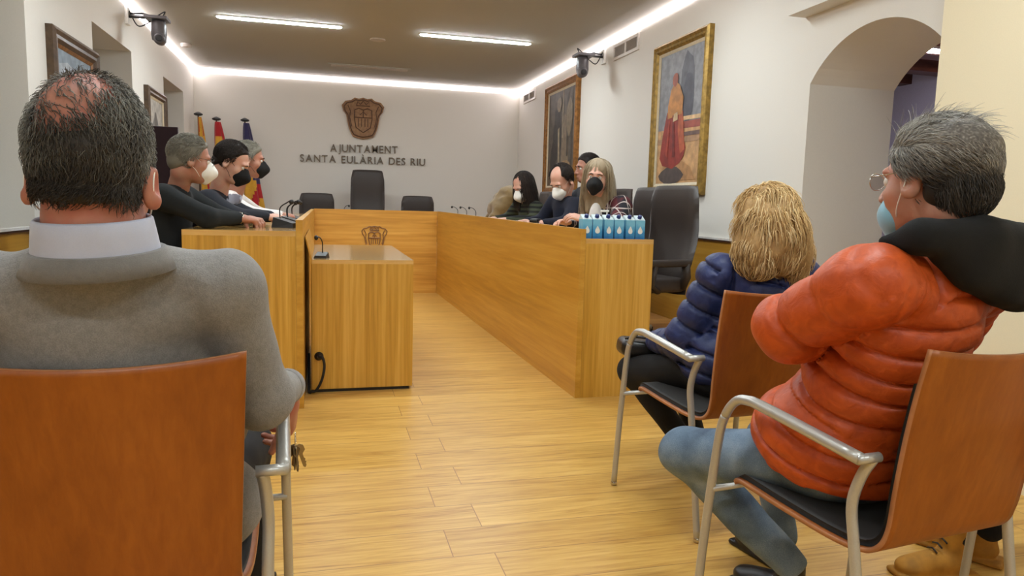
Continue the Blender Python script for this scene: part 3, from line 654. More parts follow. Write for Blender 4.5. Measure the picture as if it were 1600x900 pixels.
# ------------------------------------------------------------------ tube frame audience chairs
def plychair_parts(t):
    # shell: profile (y, z, half width) from seat front up to the back's top
    prof = catmull([(.255, .438, .232), (.225, .452, .236), (.08, .444, .236), (-.08, .436, .232), (-.165, .438, .222), (-.205, .458, .214), (-.226, .505, .213), (-.238, .60, .217), (-.255, .72, .222), (-.276, .83, .227), (-.300, .930, .232)], 6)
    nx = 22; th = .012; V = []; N = len(prof)
    prof = [np.array(q) for q in prof]
    for side in (0, 1):
        for i, q in enumerate(prof):
            tdir = prof[min(i+1, N-1)]-prof[max(i-1, 0)]; nrm = np.array([tdir[1], -tdir[0]]); nrm = nrm/np.linalg.norm(nrm)  # points up/forward... see sign below
            hgt = max(0, min(1, (q[1]-.50)/.25))
            for j in range(nx+1):
                u = -1+2*j/nx; x = u*q[2]
                y = q[0] - .030*hgt*(1-u*u); z = q[1] - .016*max(0, (q[1]-.80)/.13)*(1-u*u) if q[1] > .80 else q[1] + (.0 if hgt > 0 else 0)
                n_ = -nrm if nrm[1] > 0 and i < N/3 else nrm
                V.append((x, y+side*th*outn(i, prof)[0], z+side*th*outn(i, prof)[1]))
    F = []; mi = []; K = (nx+1)*N
    for i in range(N-1):
        for j in range(nx):
            a = i*(nx+1)+j; F += [(a, a+1, a+nx+2, a+nx+1), (K+a, K+a+nx+1, K+a+nx+2, K+a+1)]; mi += [0, 0]
    for i in range(N-1):
        for j in (0, nx):
            a = i*(nx+1)+j; q = (a, a+nx+1, K+a+nx+1, K+a); F.append(q if j == 0 else q[::-1]); mi.append(1)
    for j in range(nx):
        for i in (0, N-1):
            a = i*(nx+1)+j; q = (a, K+a, K+a+1, a+1); F.append(q if i == 0 else q[::-1]); mi.append(1)
    mesh_obj('seat_shell', V, F, [M['ply'], M['plyedge']], t, True, mi)
    # seat and back pad on the sitter's side
    V = []; sel = [i for i in range(N) if prof[i][1] < .86]; n2 = len(sel)
    for side in (0, 1):
        for i in sel:
            q = prof[i]; hgt = max(0, min(1, (q[1]-.50)/.25)); o = outn(i, prof)
            d = -.001 if side == 0 else -.016
            for j in range(nx+1):
                u = -1+2*j/nx; x = u*(q[2]-.012)
                V.append((x, q[0]-.030*hgt*(1-u*u)+d*o[0], q[1]+d*o[1]))
    F = []; K = (nx+1)*n2
    for i in range(n2-1):
        for j in range(nx):
            a = i*(nx+1)+j; F += [(a, a+nx+1, a+nx+2, a+1), (K+a, K+a+1, K+a+nx+2, K+a+nx+1)]
        for j in (0, nx):
            a = i*(nx+1)+j; F.append((a, a+nx+1, K+a+nx+1, K+a))
    for j in range(nx):
        for i in (0, n2-1):
            a = i*(nx+1)+j; F.append((a, K+a, K+a+1, a+1))
    mesh_obj('seat_pad', V, F, M['pad'], t, True)
    for s in (-1, 1):
        fr = catmull([(s*.305, .299, .012), (s*.300, .280, .30), (s*.296, .252, .56), (s*.294, .232, .64), (s*.292, .195, .690), (s*.292, .150, .704), (s*.292, .08, .702), (s*.292, -.214, .672)], 7)
        cut = 21
        b = MB(); b.tube(fr[:cut+1], .0125, 12); lg = b.build('leg', M['steel'], t, True)
        c = MB(); c.lathe((s*.305, .299, 0), [(.010, 0), (.014, .004), (.013, .016), (.009, .02)], 14); c.build('foot_cap', M['chrome'], lg, True)
        b = MB(); b.tube(fr[cut:], [.0125, .0125, .0135, .015, .015], 14); b.cyl((s*.302, -.214, .672), (s*.240, -.216, .672), .0115, 14); b.build('armrest', M['steel'], t, True)
        b = MB(); rl = catmull([(s*.252, -.214, .672), (s*.258, -.190, .62), (s*.262, -.176, .55), (s*.260, -.188, .46), (s*.258, -.225, .24), (s*.256, -.263, .012)], 7); b.tube(rl, .0125, 12); lg = b.build('leg', M['steel'], t, True)
        c = MB(); c.lathe((s*.256, -.263, 0), [(.010, 0), (.014, .004), (.013, .016), (.009, .02)], 14); c.build('foot_cap', M['chrome'], lg, True)
    b = MB(); b.cyl((-.300, .262, .418), (.300, .262, .418), .009, 10); b.cyl((-.17, -.05, .418), (.17, -.05, .418), .009, 10); 
    b.tube([(-.17, .262, .418), (-.17, -.05, .415)], .009, 8); b.tube([(.17, .262, .418), (.17, -.05, .415)], .009, 8)
    b.build('seat_rail', M['steel'], t, True)
    b = MB()
    for s in (-1, 1): b.box((s*.17-.02, .18, .416), (s*.17+.02, .25, .436), bev=.004)
    b.build('mount_block', M['black'], t)
def outn(i, prof):
    a = prof[max(i-1, 0)]; b_ = prof[min(i+1, len(prof)-1)]; d = b_-a; n = np.array([-(-d[1]), -d[0]*1.0]); n = np.array([d[1], -d[0]])
    n = n/(np.hypot(*n)+1e-9)
    # away from the sitter: down under the seat, backwards behind the back
    return (-abs(n[0]) if d[1] > abs(d[0])*.3 else n[0]*0-0.0, -abs(n[1]) if abs(d[0]) > 0 and d[1] < abs(d[0])*3 else 0.0)
t0 = thing('audience_chair', 'plywood armchair under the man in the grey sweater', 'chair', (-.381, 1.606, 0), .054, 'audience armchairs')
plychair_parts(t0)
for (x, y, r, lab) in ((1.546, 2.467, .072, 'plywood armchair under the woman in the blue puffer jacket'), (1.390, 1.483, .124, 'plywood armchair under the man in the orange puffer jacket'), (2.235, 1.36, .05, 'plywood armchair cut off by the right edge of the frame')):
    c = copy_tree(t0); c.location = (x, y, 0); c.rotation_euler = (0, 0, r); c['label'] = lab

# ------------------------------------------------------------------ dark leather swivel chairs (local: sitter faces +Y, backrest at -Y)
def exec_chair(loc, yaw, label, tall=1.0, base=True):
    t = thing('swivel_chair', label, 'chair', loc, yaw, 'dark leather swivel chairs')
    # backrest: curved slab
    nx, nz = 12, 22; V = []; F = []
    top = 1.17*tall
    for side in (0, 1):
        for j in range(nz+1):
            s = j/nz; z = .42+(top-.42)*s; y = -.24-.03*math.sin(s*math.pi*1.1)*.6-.10*s+.012*math.sin(s*9)
            hw = .235+.012*math.sin(s*3)-.025*max(0, s-.86)/.14
            th = (.035+.022*(1-s))
            for i in range(nx+1):
                u = -1+2*i/nx; e = (1-abs(u)**6)
                seam = .010*math.exp(-((s-.80)/.012)**2)+.010*math.exp(-((s-.30)/.012)**2) if side == 0 else 0
                V.append((u*hw, y-.02*(1-u*u)+(th*e-seam if side == 0 else -th*e), z-(.01*abs(u)**4 if j == nz else 0)))
    K = (nx+1)*(nz+1)
    for j in range(nz):
        for i in range(nx):
            a = j*(nx+1)+i; F += [(a, a+1, a+nx+2, a+nx+1)[::-1], (K+a, K+a+nx+1, K+a+nx+2, K+a+1)[::-1]]
        for i in (0, nx): a = j*(nx+1)+i; F.append((a, a+nx+1, K+a+nx+1, K+a))
    for i in range(nx):
        for j in (0, nz): a = j*(nx+1)+i; F.append((a, K+a, K+a+1, a+1))
    mesh_obj('backrest', V, F, M['leather'], t, True)
    b = MB(); b.bevbox(np.array((-.25, -.24, .44)), np.array((.25, .25, .54)), .035); b.build('seat', M['leather'], t, True)
    for s in (-1, 1):
        b = MB(); b.bevbox(np.array((s*.285-.03, -.22, .62)), np.array((s*.285+.03, .16, .67)), .02); b.tube([(s*.285, .10, .63), (s*.285, .12, .50), (s*.26, .04, .46)], .022, 10, flat=1.5); b.tube([(s*.285, -.18, .64), (s*.28, -.20, .55), (s*.24, -.20, .47)], .022, 10, flat=1.5); b.build('armrest', M['leather'], t, True)
    b = MB(); b.cyl((0, 0, .12), (0, 0, .45), .028, 14); b.lathe((0, 0, .38), [(.05, 0), (.10, .05), (.10, .065)], 16); b.build('gas_column', M['black'], t)
    b = MB()
    for k in range(5):
        a = 2*math.pi*k/5+.3; c_, s_ = math.cos(a), math.sin(a); b.tube([(0, 0, .13), (.16*c_, .16*s_, .115), (.31*c_, .31*s_, .085)], [.03, .024, .018], 8, flat=1.0)
    bs = b.build('star_base', M['steel'], t, True)
    for k in range(5):
        a = 2*math.pi*k/5+.3; c_, s_ = math.cos(a), math.sin(a); w = MB(); w.cyl((.31*c_-.025*s_, .31*s_+.025*c_, .032), (.31*c_+.025*s_, .31*s_-.025*c_, .032), .031, 16); w.cyl((.31*c_, .31*s_, .03), (.31*c_, .31*s_, .09), .01, 8); w.build('caster', M['black'], bs)
    return t
Z2 = .20
exec_chair((2.10, 4.50, Z2), math.radians(106), 'nearer empty high-backed dark leather chair at the right desk end')
exec_chair((2.19, 5.10, Z2), math.radians(100), 'dark high-backed leather chair behind blonde woman in plaid jacket')
exec_chair((2.22, 5.85, Z2), math.radians(90), 'dark leather chair under the balding man in navy sweater')
exec_chair((2.10, 6.85, Z2), math.radians(92), 'dark leather chair under the woman in the striped jumper')
exec_chair((2.22, 8.05, Z2), math.radians(90), 'dark leather chair draped with the olive brown coat')
exec_chair((.63, 10.35, Z2), math.radians(180), 'tall central dark leather chair behind the presiding desk', 1.245)
exec_chair((-.09, 10.3, Z2), math.radians(180), 'lower dark chair left of the tall presiding chair', .94)
exec_chair((1.36, 10.3, Z2), math.radians(180), 'lower dark chair right of the tall presiding chair', .94)
exec_chair((-1.08, 4.60, Z2), math.radians(-84), 'dark chair under the grey-haired man in black knit')
exec_chair((-1.08, 5.30, Z2), math.radians(-90), 'dark chair under the dark-haired man with black mask')
exec_chair((-1.08, 6.05, Z2), math.radians(-90), 'dark chair under the person in the white shirt')
# ------------------------------------------------------------------ cartons and small things on the right desk
CZ = DT
t0 = thing('water_carton', '', 'carton', (1.584, 4.17, CZ), math.radians(4), 'blue water cartons at the right desk end')
b = MB(); w = .031
body = [(-w, -w), (w, -w), (w, w), (-w, w)]
b.add([(x, y, 0) for x, y in body]+[(x, y, .118) for x, y in body], [(0, 3, 2, 1), (0, 1, 5, 4), (1, 2, 6, 5), (2, 3, 7, 6), (3, 0, 4, 7)], 0)
b.add([(-w, -w, .118), (w, -w, .118), (w, w, .118), (-w, w, .118), (-w*.9, w*.6, .148), (w*.9, w*.6, .148)], [(0, 1, 5, 4), (1, 2, 5), (2, 3, 4, 5), (3, 0, 4)], 1)
b.build('carton_body', [M['carton_blue'], M['cartonwhite']], t0)
b = MB(); b.lathe((0, -.008, .128), [(.013, 0), (.0135, .012), (.012, .022), (.004, .0235)], 16, R=Matrix.Rotation(math.radians(28), 3, 'X')); b.build('cap', M['navycap'], t0)
drop = [(.017*math.sin(a)*math.sin(a/2)**1.3*1.25, .055+.024*math.cos(a)) for a in np.linspace(0, 2*math.pi, 25)[:-1]]
b = MB(); b.prism([(x, z) for x, z in drop], (0, -w-.0002, 0), (1, 0, 0), (0, 0, 1), (0, -.0008, 0)); 
b.build('drop_label', M['white'], t0)
names = ('leftmost blue water carton in the row, next to the sanitiser pump', 'second blue water carton from the left in the row', 'third blue water carton from the left in the row', 'fourth blue water carton from the left in the row', 'fifth blue water carton, second from the right end', 'rightmost blue water carton in the row, beside dark chair')
t0['label'] = names[0]
for k in range(1, 6):
    c = copy_tree(t0); c.location = (1.584+.0725*k, 4.17+.002*(k % 2), CZ); c.rotation_euler = (0, 0, math.radians((4, -2, 3, 0, 5, -3)[k])); c['label'] = names[k]
p = at(946, 345, 4.36); t = thing('sanitiser_bottle', 'white pump bottle standing behind the blue cartons', 'bottle', (float(p[0]), 4.34, CZ))
b = MB(); b.lathe((0, 0, 0), [(.03, 0), (.033, .01), (.033, .10), (.02, .125), (.014, .13)], 20); b.build('bottle_body', M['white'], t, True)
b = MB(); b.cyl((0, 0, .13), (0, 0, .165), .005, 8); b.bevbox(np.array((-.045, -.009, .163)), np.array((.014, .009, .178)), .006); b.build('pump', M['white'], t)
t = thing('folder', 'light blue folder lying open on the right desk', 'folder', (1.70, 5.75, CZ), math.radians(8))
b = MB(); b.box((-.11, -.30, 0), (.13, .14, .05), bev=.004); b.build('cover', M['bluepaper'], t)
t = thing('paper_sheets', 'white paper sheets fanned beside the blue folder', 'paper', (1.66, 6.15, CZ), math.radians(-12))
b = MB()
for k in range(4): a = k*.12; R_ = Matrix.Rotation(a, 3, 'Z'); b.box((-.10, -.15, .045+.002*k), (.10, .15, .0465+.002*k), R=R_, c=np.zeros(3))
b.build('sheet', M['paper'], t)
t = thing('spectacle_case', 'dark spectacle case on the right desk by the blue folder', 'case', (1.66, 5.50, CZ), math.radians(60))
b = MB(); b.bevbox(np.array((-.08, -.035, .05)), np.array((.08, .035, .09)), .016); b.build('case_shell', M['black'], t, True)
# ------------------------------------------------------------------ smooth solids for bodies and clothes (signed distances + surface nets)
def unit(v): v = np.array(v, float); return v/(np.linalg.norm(v)+1e-12)
def vec(*a): return np.array(a, float)
def smin(a, b, k):
    h = np.maximum(k-np.abs(a-b), 0)/k; return np.minimum(a, b)-h*h*k*0.25
class Solid:
    def __init__(s, k=.03): s.p = []; s.k = k
    def cone(s, a, b, ra, rb, flat=None, k=None, sub=False, u=None):
        """tapered limb; flat = (axis, factor) thins it along an axis; u = (start, spacing) for quilting"""
        a, b = np.array(a, float), np.array(b, float); r = max(ra, rb)
        def f(P):
            d = P-a; ab = b-a
            t = np.clip((d@ab)/(ab@ab), 0, 1)
            q = d - t[..., None]*ab
            if flat is not None:
                n = unit(flat[0]); c = q@n; q = q + (flat[1]-1)*c[..., None]*n
            return np.sqrt((q*q).sum(-1)) - (ra+(rb-ra)*t)
        uf = None
        if u is not None:
            L = np.linalg.norm(b-a)
            uf = lambda P: ((P-a)@unit(b-a)+u[0])/u[1]
        s.p.append((f, np.minimum(a, b)-r, np.maximum(a, b)+r, k, sub, uf)); return s
    def ell(s, c, r, R=None, k=None, sub=False, u=None):
        c, r = np.array(c, float), np.array(r, float); R = np.eye(3) if R is None else np.array(R, float)
        def f(P):
            q = (P-c)@R; k0 = np.sqrt(((q/r)**2).sum(-1)); k1 = np.sqrt(((q/r**2)**2).sum(-1))+1e-9
            return k0*(k0-1)/k1
        h = np.sqrt(((R*r)**2).sum(1))
        uf = None
        if u is not None: uf = lambda P: ((P-c)@unit(u[2])+u[0])/u[1]
        s.p.append((f, c-h, c+h, k, sub, uf)); return s
    def box(s, c, h, R=None, rad=.01, k=None, sub=False, u=None):
        c, h = np.array(c, float), np.array(h, float); R = np.eye(3) if R is None else np.array(R, float)
        def f(P):
            q = np.abs((P-c)@R)-(h-rad); return np.sqrt((np.maximum(q, 0)**2).sum(-1))+np.minimum(q.max(-1), 0)-rad
        e = (np.abs(R)*h).sum(1); uf = None
        if u is not None: uf = lambda P: ((P-c)@unit(u[2])+u[0])/u[1]
        s.p.append((f, c-e, c+e, k, sub, uf)); return s
    def cut(s, pt, n, k=.01):
        """remove everything on the side of the plane towards n"""
        pt, n = np.array(pt, float), unit(n); f = lambda P: -((P-pt)@n)
        s.p.append((f, None, None, k, True, None)); return s
    def mesh(s, res, disp=None, smooth=1):
        pos = [q for q in s.p if not q[4]]
        m = 4*res+.012; lo = np.min([q[1] for q in pos], 0)-m; hi = np.max([q[2] for q in pos], 0)+m
        n = np.ceil((hi-lo)/res).astype(int)+1
        ax = [lo[i]+res*np.arange(n[i]) for i in range(3)]
        Fd = np.full(tuple(n), .25, np.float32); best = np.full(tuple(n), .25, np.float32); U = np.full(tuple(n), np.nan, np.float32) if any(q[5] for q in s.p) else None
        for f, l, h, k, sub, uf in s.p:
            k = k or s.k
            if l is None: i0 = [0]*3; i1 = list(n)
            else:
                i0 = [max(0, int((l[i]-m-k-lo[i])/res)) for i in range(3)]; i1 = [min(n[i], int((h[i]+m+k-lo[i])/res)+2) for i in range(3)]
            if any(i1[i] <= i0[i] for i in range(3)): continue
            sl = tuple(slice(i0[i], i1[i]) for i in range(3))
            P = np.stack(np.meshgrid(*[ax[i][sl[i]] for i in range(3)], indexing='ij'), -1)
            d = f(P).astype(np.float32)
            if sub: Fd[sl] = -smin(-Fd[sl], d, k)
            else:
                if U is not None:
                    w = d < best[sl]; best[sl] = np.where(w, d, best[sl])
                    U[sl] = np.where(w, uf(P) if uf else np.nan, U[sl])
                Fd[sl] = smin(Fd[sl], d, k)
        if disp is not None:
            I = np.where(np.abs(Fd) < .035); P = np.stack([ax[i][I[i]] for i in range(3)], -1)
            Fd[I] += disp(P, None if U is None else U[I]).astype(np.float32)
        return surface_nets(Fd, lo, res, smooth)
def surface_nets(Fd, lo, res, smooth=1):
    ins = Fd < 0; n = Fd.shape; cn = tuple(x-1 for x in n)
    acc = np.zeros(cn+(3,), np.float32); cnt = np.zeros(cn, np.float32)
    crosses = []
    for a in range(3):
        s0 = [slice(None)]*3; s1 = [slice(None)]*3; s0[a] = slice(0, -1); s1[a] = slice(1, None)
        x = ins[tuple(s0)] != ins[tuple(s1)]; I = np.array(np.where(x)).T
        f0 = Fd[tuple(s0)][x]; f1 = Fd[tuple(s1)][x]; t = f0/(f0-f1)
        p = I.astype(np.float32); p[:, a] += t; crosses.append((I, f0 < 0))
        o = [i for i in range(3) if i != a]
        for d0 in (0, -1):
            for d1 in (0, -1):
                c = I.copy(); c[:, o[0]] += d0; c[:, o[1]] += d1
                ok = np.all((c >= 0) & (c < np.array(cn)), axis=1); cc = c[ok]
                np.add.at(acc, (cc[:, 0], cc[:, 1], cc[:, 2]), p[ok]); np.add.at(cnt, (cc[:, 0], cc[:, 1], cc[:, 2]), 1)
    idx = np.full(cn, -1, np.int64); w = cnt > 0; idx[w] = np.arange(w.sum())
    V = acc[w]/cnt[w][:, None]
    Q = []
    for a in range(3):
        I, fl = crosses[a]; b, c = [(1, 2), (2, 0), (0, 1)][a]
        ok = (I[:, b] > 0) & (I[:, c] > 0) & (I[:, b] < cn[b]) & (I[:, c] < cn[c]); I = I[ok]; f_ = fl[ok]
        def g(db, dc):
            J = I.copy(); J[:, b] += db; J[:, c] += dc; return idx[J[:, 0], J[:, 1], J[:, 2]]
        q = np.stack([g(-1, -1), g(0, -1), g(0, 0), g(-1, 0)], 1); q[~f_] = q[~f_][:, ::-1]; Q.append(q)
    Q = np.concatenate(Q); Q = Q[(Q >= 0).all(1)]
    for _ in range(smooth):
        S = np.zeros_like(V); k = np.zeros(len(V), np.float32)
        for i in range(4):
            a, b = Q[:, i], Q[:, (i+1) % 4]; np.add.at(S, a, V[b]); np.add.at(S, b, V[a]); np.add.at(k, a, 1); np.add.at(k, b, 1)
        V = V*.5 + .5*S/np.maximum(k, 1)[:, None]
    return V*res+lo, Q
def merge(*ms):
    V, F, b = [], [], 0
    for v, f in ms: V.append(v); F.append(np.asarray(f)+b); b += len(v)
    return np.concatenate(V), np.concatenate(F)
def sbuild(name, vf, mat, parent, label=None): return mesh_obj(name, vf[0], vf[1], mat, parent, True, world=True, label=label)
def waves(seed, freqs, aniso=(1, 1, 1)):
    r = np.random.RandomState(seed); ks = []
    for f in freqs:
        for _ in range(5): d = unit(r.randn(3))*np.array(aniso); ks.append((d*f, r.uniform(0, 6.28), 1.0/f))
    tot = sum(k[2] for k in ks)
    def g(P):
        s = 0
        for k, ph, a in ks: s = s + a*np.sin(P@k+ph)
        return s/tot*2.2
    return g

# ------------------------------------------------------------------ people
def hrot(yaw, pitch=0, roll=0):
    """columns: right, face forward, up. yaw 0 looks down the room, + turns left; pitch + nods down; roll + tips to the right"""
    y, p, r = math.radians(yaw), math.radians(pitch), math.radians(roll)
    return np.array(Matrix.Rotation(y, 3, 'Z') @ Matrix.Rotation(-p, 3, 'X') @ Matrix.Rotation(r, 3, 'Y'))
def head_solid(S, H, R, s=1.0, neck=None, nr=.058, jaw=1.0, tall=1.0, nb=.050):
    T = lambda *p: H + s*(R@np.array(p, float)); e = lambda c, r, Rl=None, **k: S.ell(T(*c), np.array(r)*s, R if Rl is None else R@np.array(Rl), **k)
    e((0, -.012, .036*tall), (.076, .096, .086*tall), k=.02); e((0, .028, -.035), (.062*jaw, .066, .082), k=.03); e((0, .060, -.088), (.034*jaw, .030, .026), k=.03)
    e((-.040, .050, -.028), (.024, .026, .024), k=.02); e((.040, .050, -.028), (.024, .026, .024), k=.02)
    e((0, .082, .024), (.050, .014, .013), k=.02)
    for q in (-1, 1): e((q*.031, .103, .004), (.017, .016, .011), k=.012, sub=True)
    S.cone(T(0, .086, .012), T(0, .112, -.032), .008*s, .0125*s, k=.012); e((-.012, .103, -.036), (.009, .011, .008), k=.008); e((.012, .103, -.036), (.009, .011, .008), k=.008)
    e((0, .092, -.060), (.022, .010, .006), k=.008); e((0, .090, -.071), (.020, .010, .007), k=.008)
    for q in (-1, 1):
        Re = np.array(Matrix.Rotation(q*math.radians(-22), 3, 'Z') @ Matrix.Rotation(math.radians(-10), 3, 'X'))
        e((q*.080, -.008, -.008), (.008, .021, .033), Re, k=.008); e((q*.084, -.006, -.028), (.008, .012, .013), Re, k=.008)
        e((q*.088, -.002, -.002), (.0055, .011, .018), Re, k=.006, sub=True)
    if neck is not None:
        S.cone(T(0, -.030+(.050-nb)*.8, -.055), neck, nr*s, (nr+.004)*s, k=.02); S.cone(T(0, -nb, -.01), T(0, -nb+.008, -.07), .040*s, nr*.93*s, k=.02)
    return T
def eyes_etc(t, T, s, R, closed=False, brow=True, dark=True):
    for q in (-1, 1):
        c = T(q*.031, .0795, .003); n = 12
        b = MB()
        for (rr, off, m) in ((.0118, 0, 0), (.0055, .0075, 1)):
            V = []; 
            for i in range(7):
                for j in range(n):
                    a, z = math.pi*i/6, 2*math.pi*j/n; V.append(c + s*(R@np.array([rr*math.sin(a)*math.cos(z), off+rr*(.9 if m else 1)*math.sin(a)*math.sin(z), rr*math.cos(a)])))
            b.add(V, [(i*n+j, (i+1)*n+j, (i+1)*n+(j+1) % n, i*n+(j+1) % n) for i in range(6) for j in range(n)], m)
        b.build('eye', [M['eye'], M['iris']], t, True, world=True)
    if brow:
        b = MB()
        for q in (-1, 1): b = MB(); b.tube([T(q*.014, .0985, .023), T(q*.030, .0985, .026), T(q*.047, .088, .019)], [.0030*s, .0036*s, .0018*s], 6); b.build('eyebrow', M['brow'], t, True, world=True)
def mask(t, T, R, s, mat, big=1.0, res=.004, strap=True, prot=.010):
    S = Solid(.012); H0 = T(0, 0, 0)
    S.ell(T(0, .068, -.050), np.array((.057*big, .056*big, .054*big))*s, R, k=.01); S.cone(T(0, .098, -.01), T(0, .108+prot, -.050), .014*s, .020*s, k=.03); S.cone(T(0, .108+prot, -.05), T(0, .085, -.100), .020*s, .018*s, k=.03)
    S.ell(T(0, .02, -.03), np.array((.0595, .060, .078))*s, R, k=.004, sub=True); S.cut(T(0, .044, 0), R@np.array((0, -1, 0.15)), k=.006)
    sbuild('face_mask', S.mesh(res), mat, t)
    if strap:
        for q in (-1, 1):
            b = MB(); b.tube(catmull([T(q*.056, .050, -.012), T(q*.074, .025, .004), T(q*.082, .004, .020), T(q*.084, -.016, .006), T(q*.082, -.012, -.026), T(q*.072, .02, -.052), T(q*.056, .045, -.082)], 5), .0012*s, 6)
            b.build('ear_loop', mat, t, True, world=True)
def hand_into(S, wrist, d, up, side=1, s=1.0, curl=.5, spread=.12, thumb=.5):
    """d: towards the fingers; up: out of the back of the hand; side: +1 when the thumb is on the left of d seen from the back"""
    d = unit(d); up = unit(up - d*np.dot(up, d)); lat = np.cross(up, d)*side  # thumb side
    w = np.array(wrist, float); Rm = np.stack([lat, d, up], 1)
    S.ell(w+d*.050*s, np.array((.041, .054, .0155))*s, Rm, k=.02); S.cone(w-d*.035*s, w+d*.022*s, .026*s, .027*s, flat=(up, 1.35), k=.02); S.ell(w+d*.035*s+lat*.026*s-up*.006*s, np.array((.016, .032, .014))*s, Rm, k=.015)
    for i, (off, L) in enumerate(((.030, .070), (.010, .078), (-.011, .073), (-.031, .056))):
        p = w + d*(.088-.004*abs(i-1.2))*s + lat*off*s; a = 0; f = unit(d + lat*spread*(1.3-i)*.55)
        r = (.0092, .0095, .0090, .0080)[i]*s; segs = (.45, .31, .24)
        S.cone(w+d*.055*s+lat*off*.8*s, p, r*1.05, r*1.05, k=.012)
        for j, q in enumerate(segs):
            a += curl*(.75, 1.0, .7)[j]*(1+.12*i); v = f*math.cos(a) - up*math.sin(a); n = p+v*L*q*s
            S.cone(p, n, r*(1-.08*j), r*(.94-.08*j), k=.004); p = n
    p = w + d*.028*s + lat*.032*s - up*.004*s; f = unit(d*.75+lat*.70-up*.2)
    for j, q in enumerate((.036, .032, .026)):
        f = unit(f*(1) + (d*.35-up*.30-lat*.25)*thumb*(j > 0)); n = p+f*q*s; S.cone(p, n, (.0125, .0108, .0098)[j]*s, (.0112, .0100, .0085)[j]*s, k=.006); p = n
def inner_arms(S, N, C_, arms):
    """the body under the clothes, joining neck, arms and hands"""
    S.cone(N, C_, .035, .05, k=.02)
    for Sx, E_, W_ in arms: S.cone(C_, Sx, .04, .034, k=.02).cone(Sx, E_, .036, .032, k=.02).cone(E_, W_, .032, .024, k=.02)
def torso_solid(S, P, SL, SR, N, hw=.17, dp=.12, belly=.0, sh=.058, u=None, lean=None, hem=None, chest=1.0):
    """clothed trunk from pelvis P up to shoulders SL, SR and neck base N"""
    P, SL, SR, N = (np.array(q, float) for q in (P, SL, SR, N)); C_ = (SL+SR)/2; up = unit(C_-P); r = unit(SR-SL); f = unit(np.cross(up, r)); r = np.cross(f, up); Rm = np.stack([r, f, up], 1)
    L = np.linalg.norm(C_-P); hs = np.linalg.norm(SR-SL)/2
    ku = dict(u=(10.0, u, up)) if u else {}
    S.ell(P+up*.03, (hw+.012, dp+.025, .135), Rm, k=.06, **ku); S.ell(P+up*L*.42+f*belly*.5, (hw, dp+belly*.5, L*.34), Rm, k=.06, **ku)
    S.ell(C_-up*.13, (hs*.86*chest, dp+.004, .185), Rm, k=.06, **ku); S.cone(SL-up*.006, SR-up*.006, sh, sh, flat=(f, .88), k=.05, **ku)
    for q in (SL, SR): S.cone(N-up*.012, q*.72+C_*.28+up*.004, .052, .048, k=.04, **ku)
    return Rm
def strands(rng, roots, dirs, L, segs, r, T, R, s, skull, curl=0, cfreq=3.0, grav=0, tone=None, wob=.25, hug=None, flat=1.0, sides=3):
    """many thin locks, all in head coordinates, kept outside the ellipsoid skull=(centre, radii); returns world V, F, tone"""
    N = len(roots); P = roots.copy(); D = dirs/np.linalg.norm(dirs, axis=1, keepdims=True); L = np.broadcast_to(L, (N,)); step = (L/segs)[:, None]
    c, rad = np.array(skull[0]), np.array(skull[1]); pts = [P.copy()]; ph = rng.uniform(0, 6.28, N); fr = cfreq*rng.uniform(.7, 1.3, N)
    A = np.cross(D, rng.randn(N, 3)); A /= np.linalg.norm(A, axis=1, keepdims=True)+1e-9; B = np.cross(D, A); G = R.T@np.array([0, 0, -1.0])
    for i in range(segs):
        D = D + grav*G/segs + wob*rng.randn(N, 3)/segs; D /= np.linalg.norm(D, axis=1, keepdims=True); P = P + D*step
        q = (P-c)/rad; k = np.linalg.norm(q, axis=1); m = k < 1.0; 
        if m.any(): P[m] = c + rad*q[m]/k[m][:, None]*1.004
        if hug is not None:
            m = k > 1+hug
            if m.any(): P[m] = c + rad*q[m]/k[m][:, None]*(1+hug)
        a = ph+fr*6.28*(i+1)/segs; am = curl*min(1, (i+1)/2.5)
        pts.append(P + am*(np.cos(a)[:, None]*A+np.sin(a)[:, None]*B))
    pts = np.stack(pts, 1); n = segs+1; tg = np.gradient(pts, axis=1); tg /= np.linalg.norm(tg, axis=2, keepdims=True)+1e-9
    u = np.cross(tg, (pts-c)); u /= np.linalg.norm(u, axis=2, keepdims=True)+1e-9; w = np.cross(tg, u)
    taper = np.array([1.0-.75*(i/segs)**2 for i in range(n)])[None, :, None]; rr = np.broadcast_to(r, (N,))[:, None, None]*taper
    Vs = [pts + rr*(flat*math.cos(6.2832*k/sides)*u+math.sin(6.2832*k/sides)*w) for k in range(sides)]
    V = np.stack(Vs, 2).reshape(-1, 3); V = T(0, 0, 0) + s*(V@R.T)
    base = (np.arange(N)*n*sides)[:, None, None]; i = np.arange(segs)[None, :, None]*sides; k = np.arange(sides)[None, None, :]; k2 = (k+1) % sides
    F = np.stack([base+i+k, base+i+k2, base+i+sides+k2, base+i+sides+k], -1).reshape(-1, 4)
    tn = np.repeat(tone if tone is not None else rng.uniform(0, 1, N), n*sides)
    return V, F, tn
def hair_obj(t, parts, mat, name='hair', label=None):
    V = np.concatenate([p[0] for p in parts]); F = []; b = 0
    for p in parts: F.append(np.asarray(p[1])+b); b += len(p[0])
    o = mesh_obj(name, V, np.concatenate(F), mat, t, True, world=True, label=label)
    a = o.data.attributes.new('tone', 'FLOAT', 'POINT'); a.data.foreach_set('value', np.concatenate([p[2] for p in parts]).astype(np.float32)); return o
def scalp(rng, N, skull, keep):
    c, rad = np.array(skull[0]), np.array(skull[1]); out = []
    while sum(len(o) for o in out) < N:
        d = rng.randn(N, 3); d /= np.linalg.norm(d, axis=1, keepdims=True); p = d*rad
        m = rng.uniform(0, 1, N) < keep(p+c); out.append((p+c)[m])
    p = np.concatenate(out)[:N]; n = (p-c)/rad**2; n /= np.linalg.norm(n, axis=1, keepdims=True); return p, n
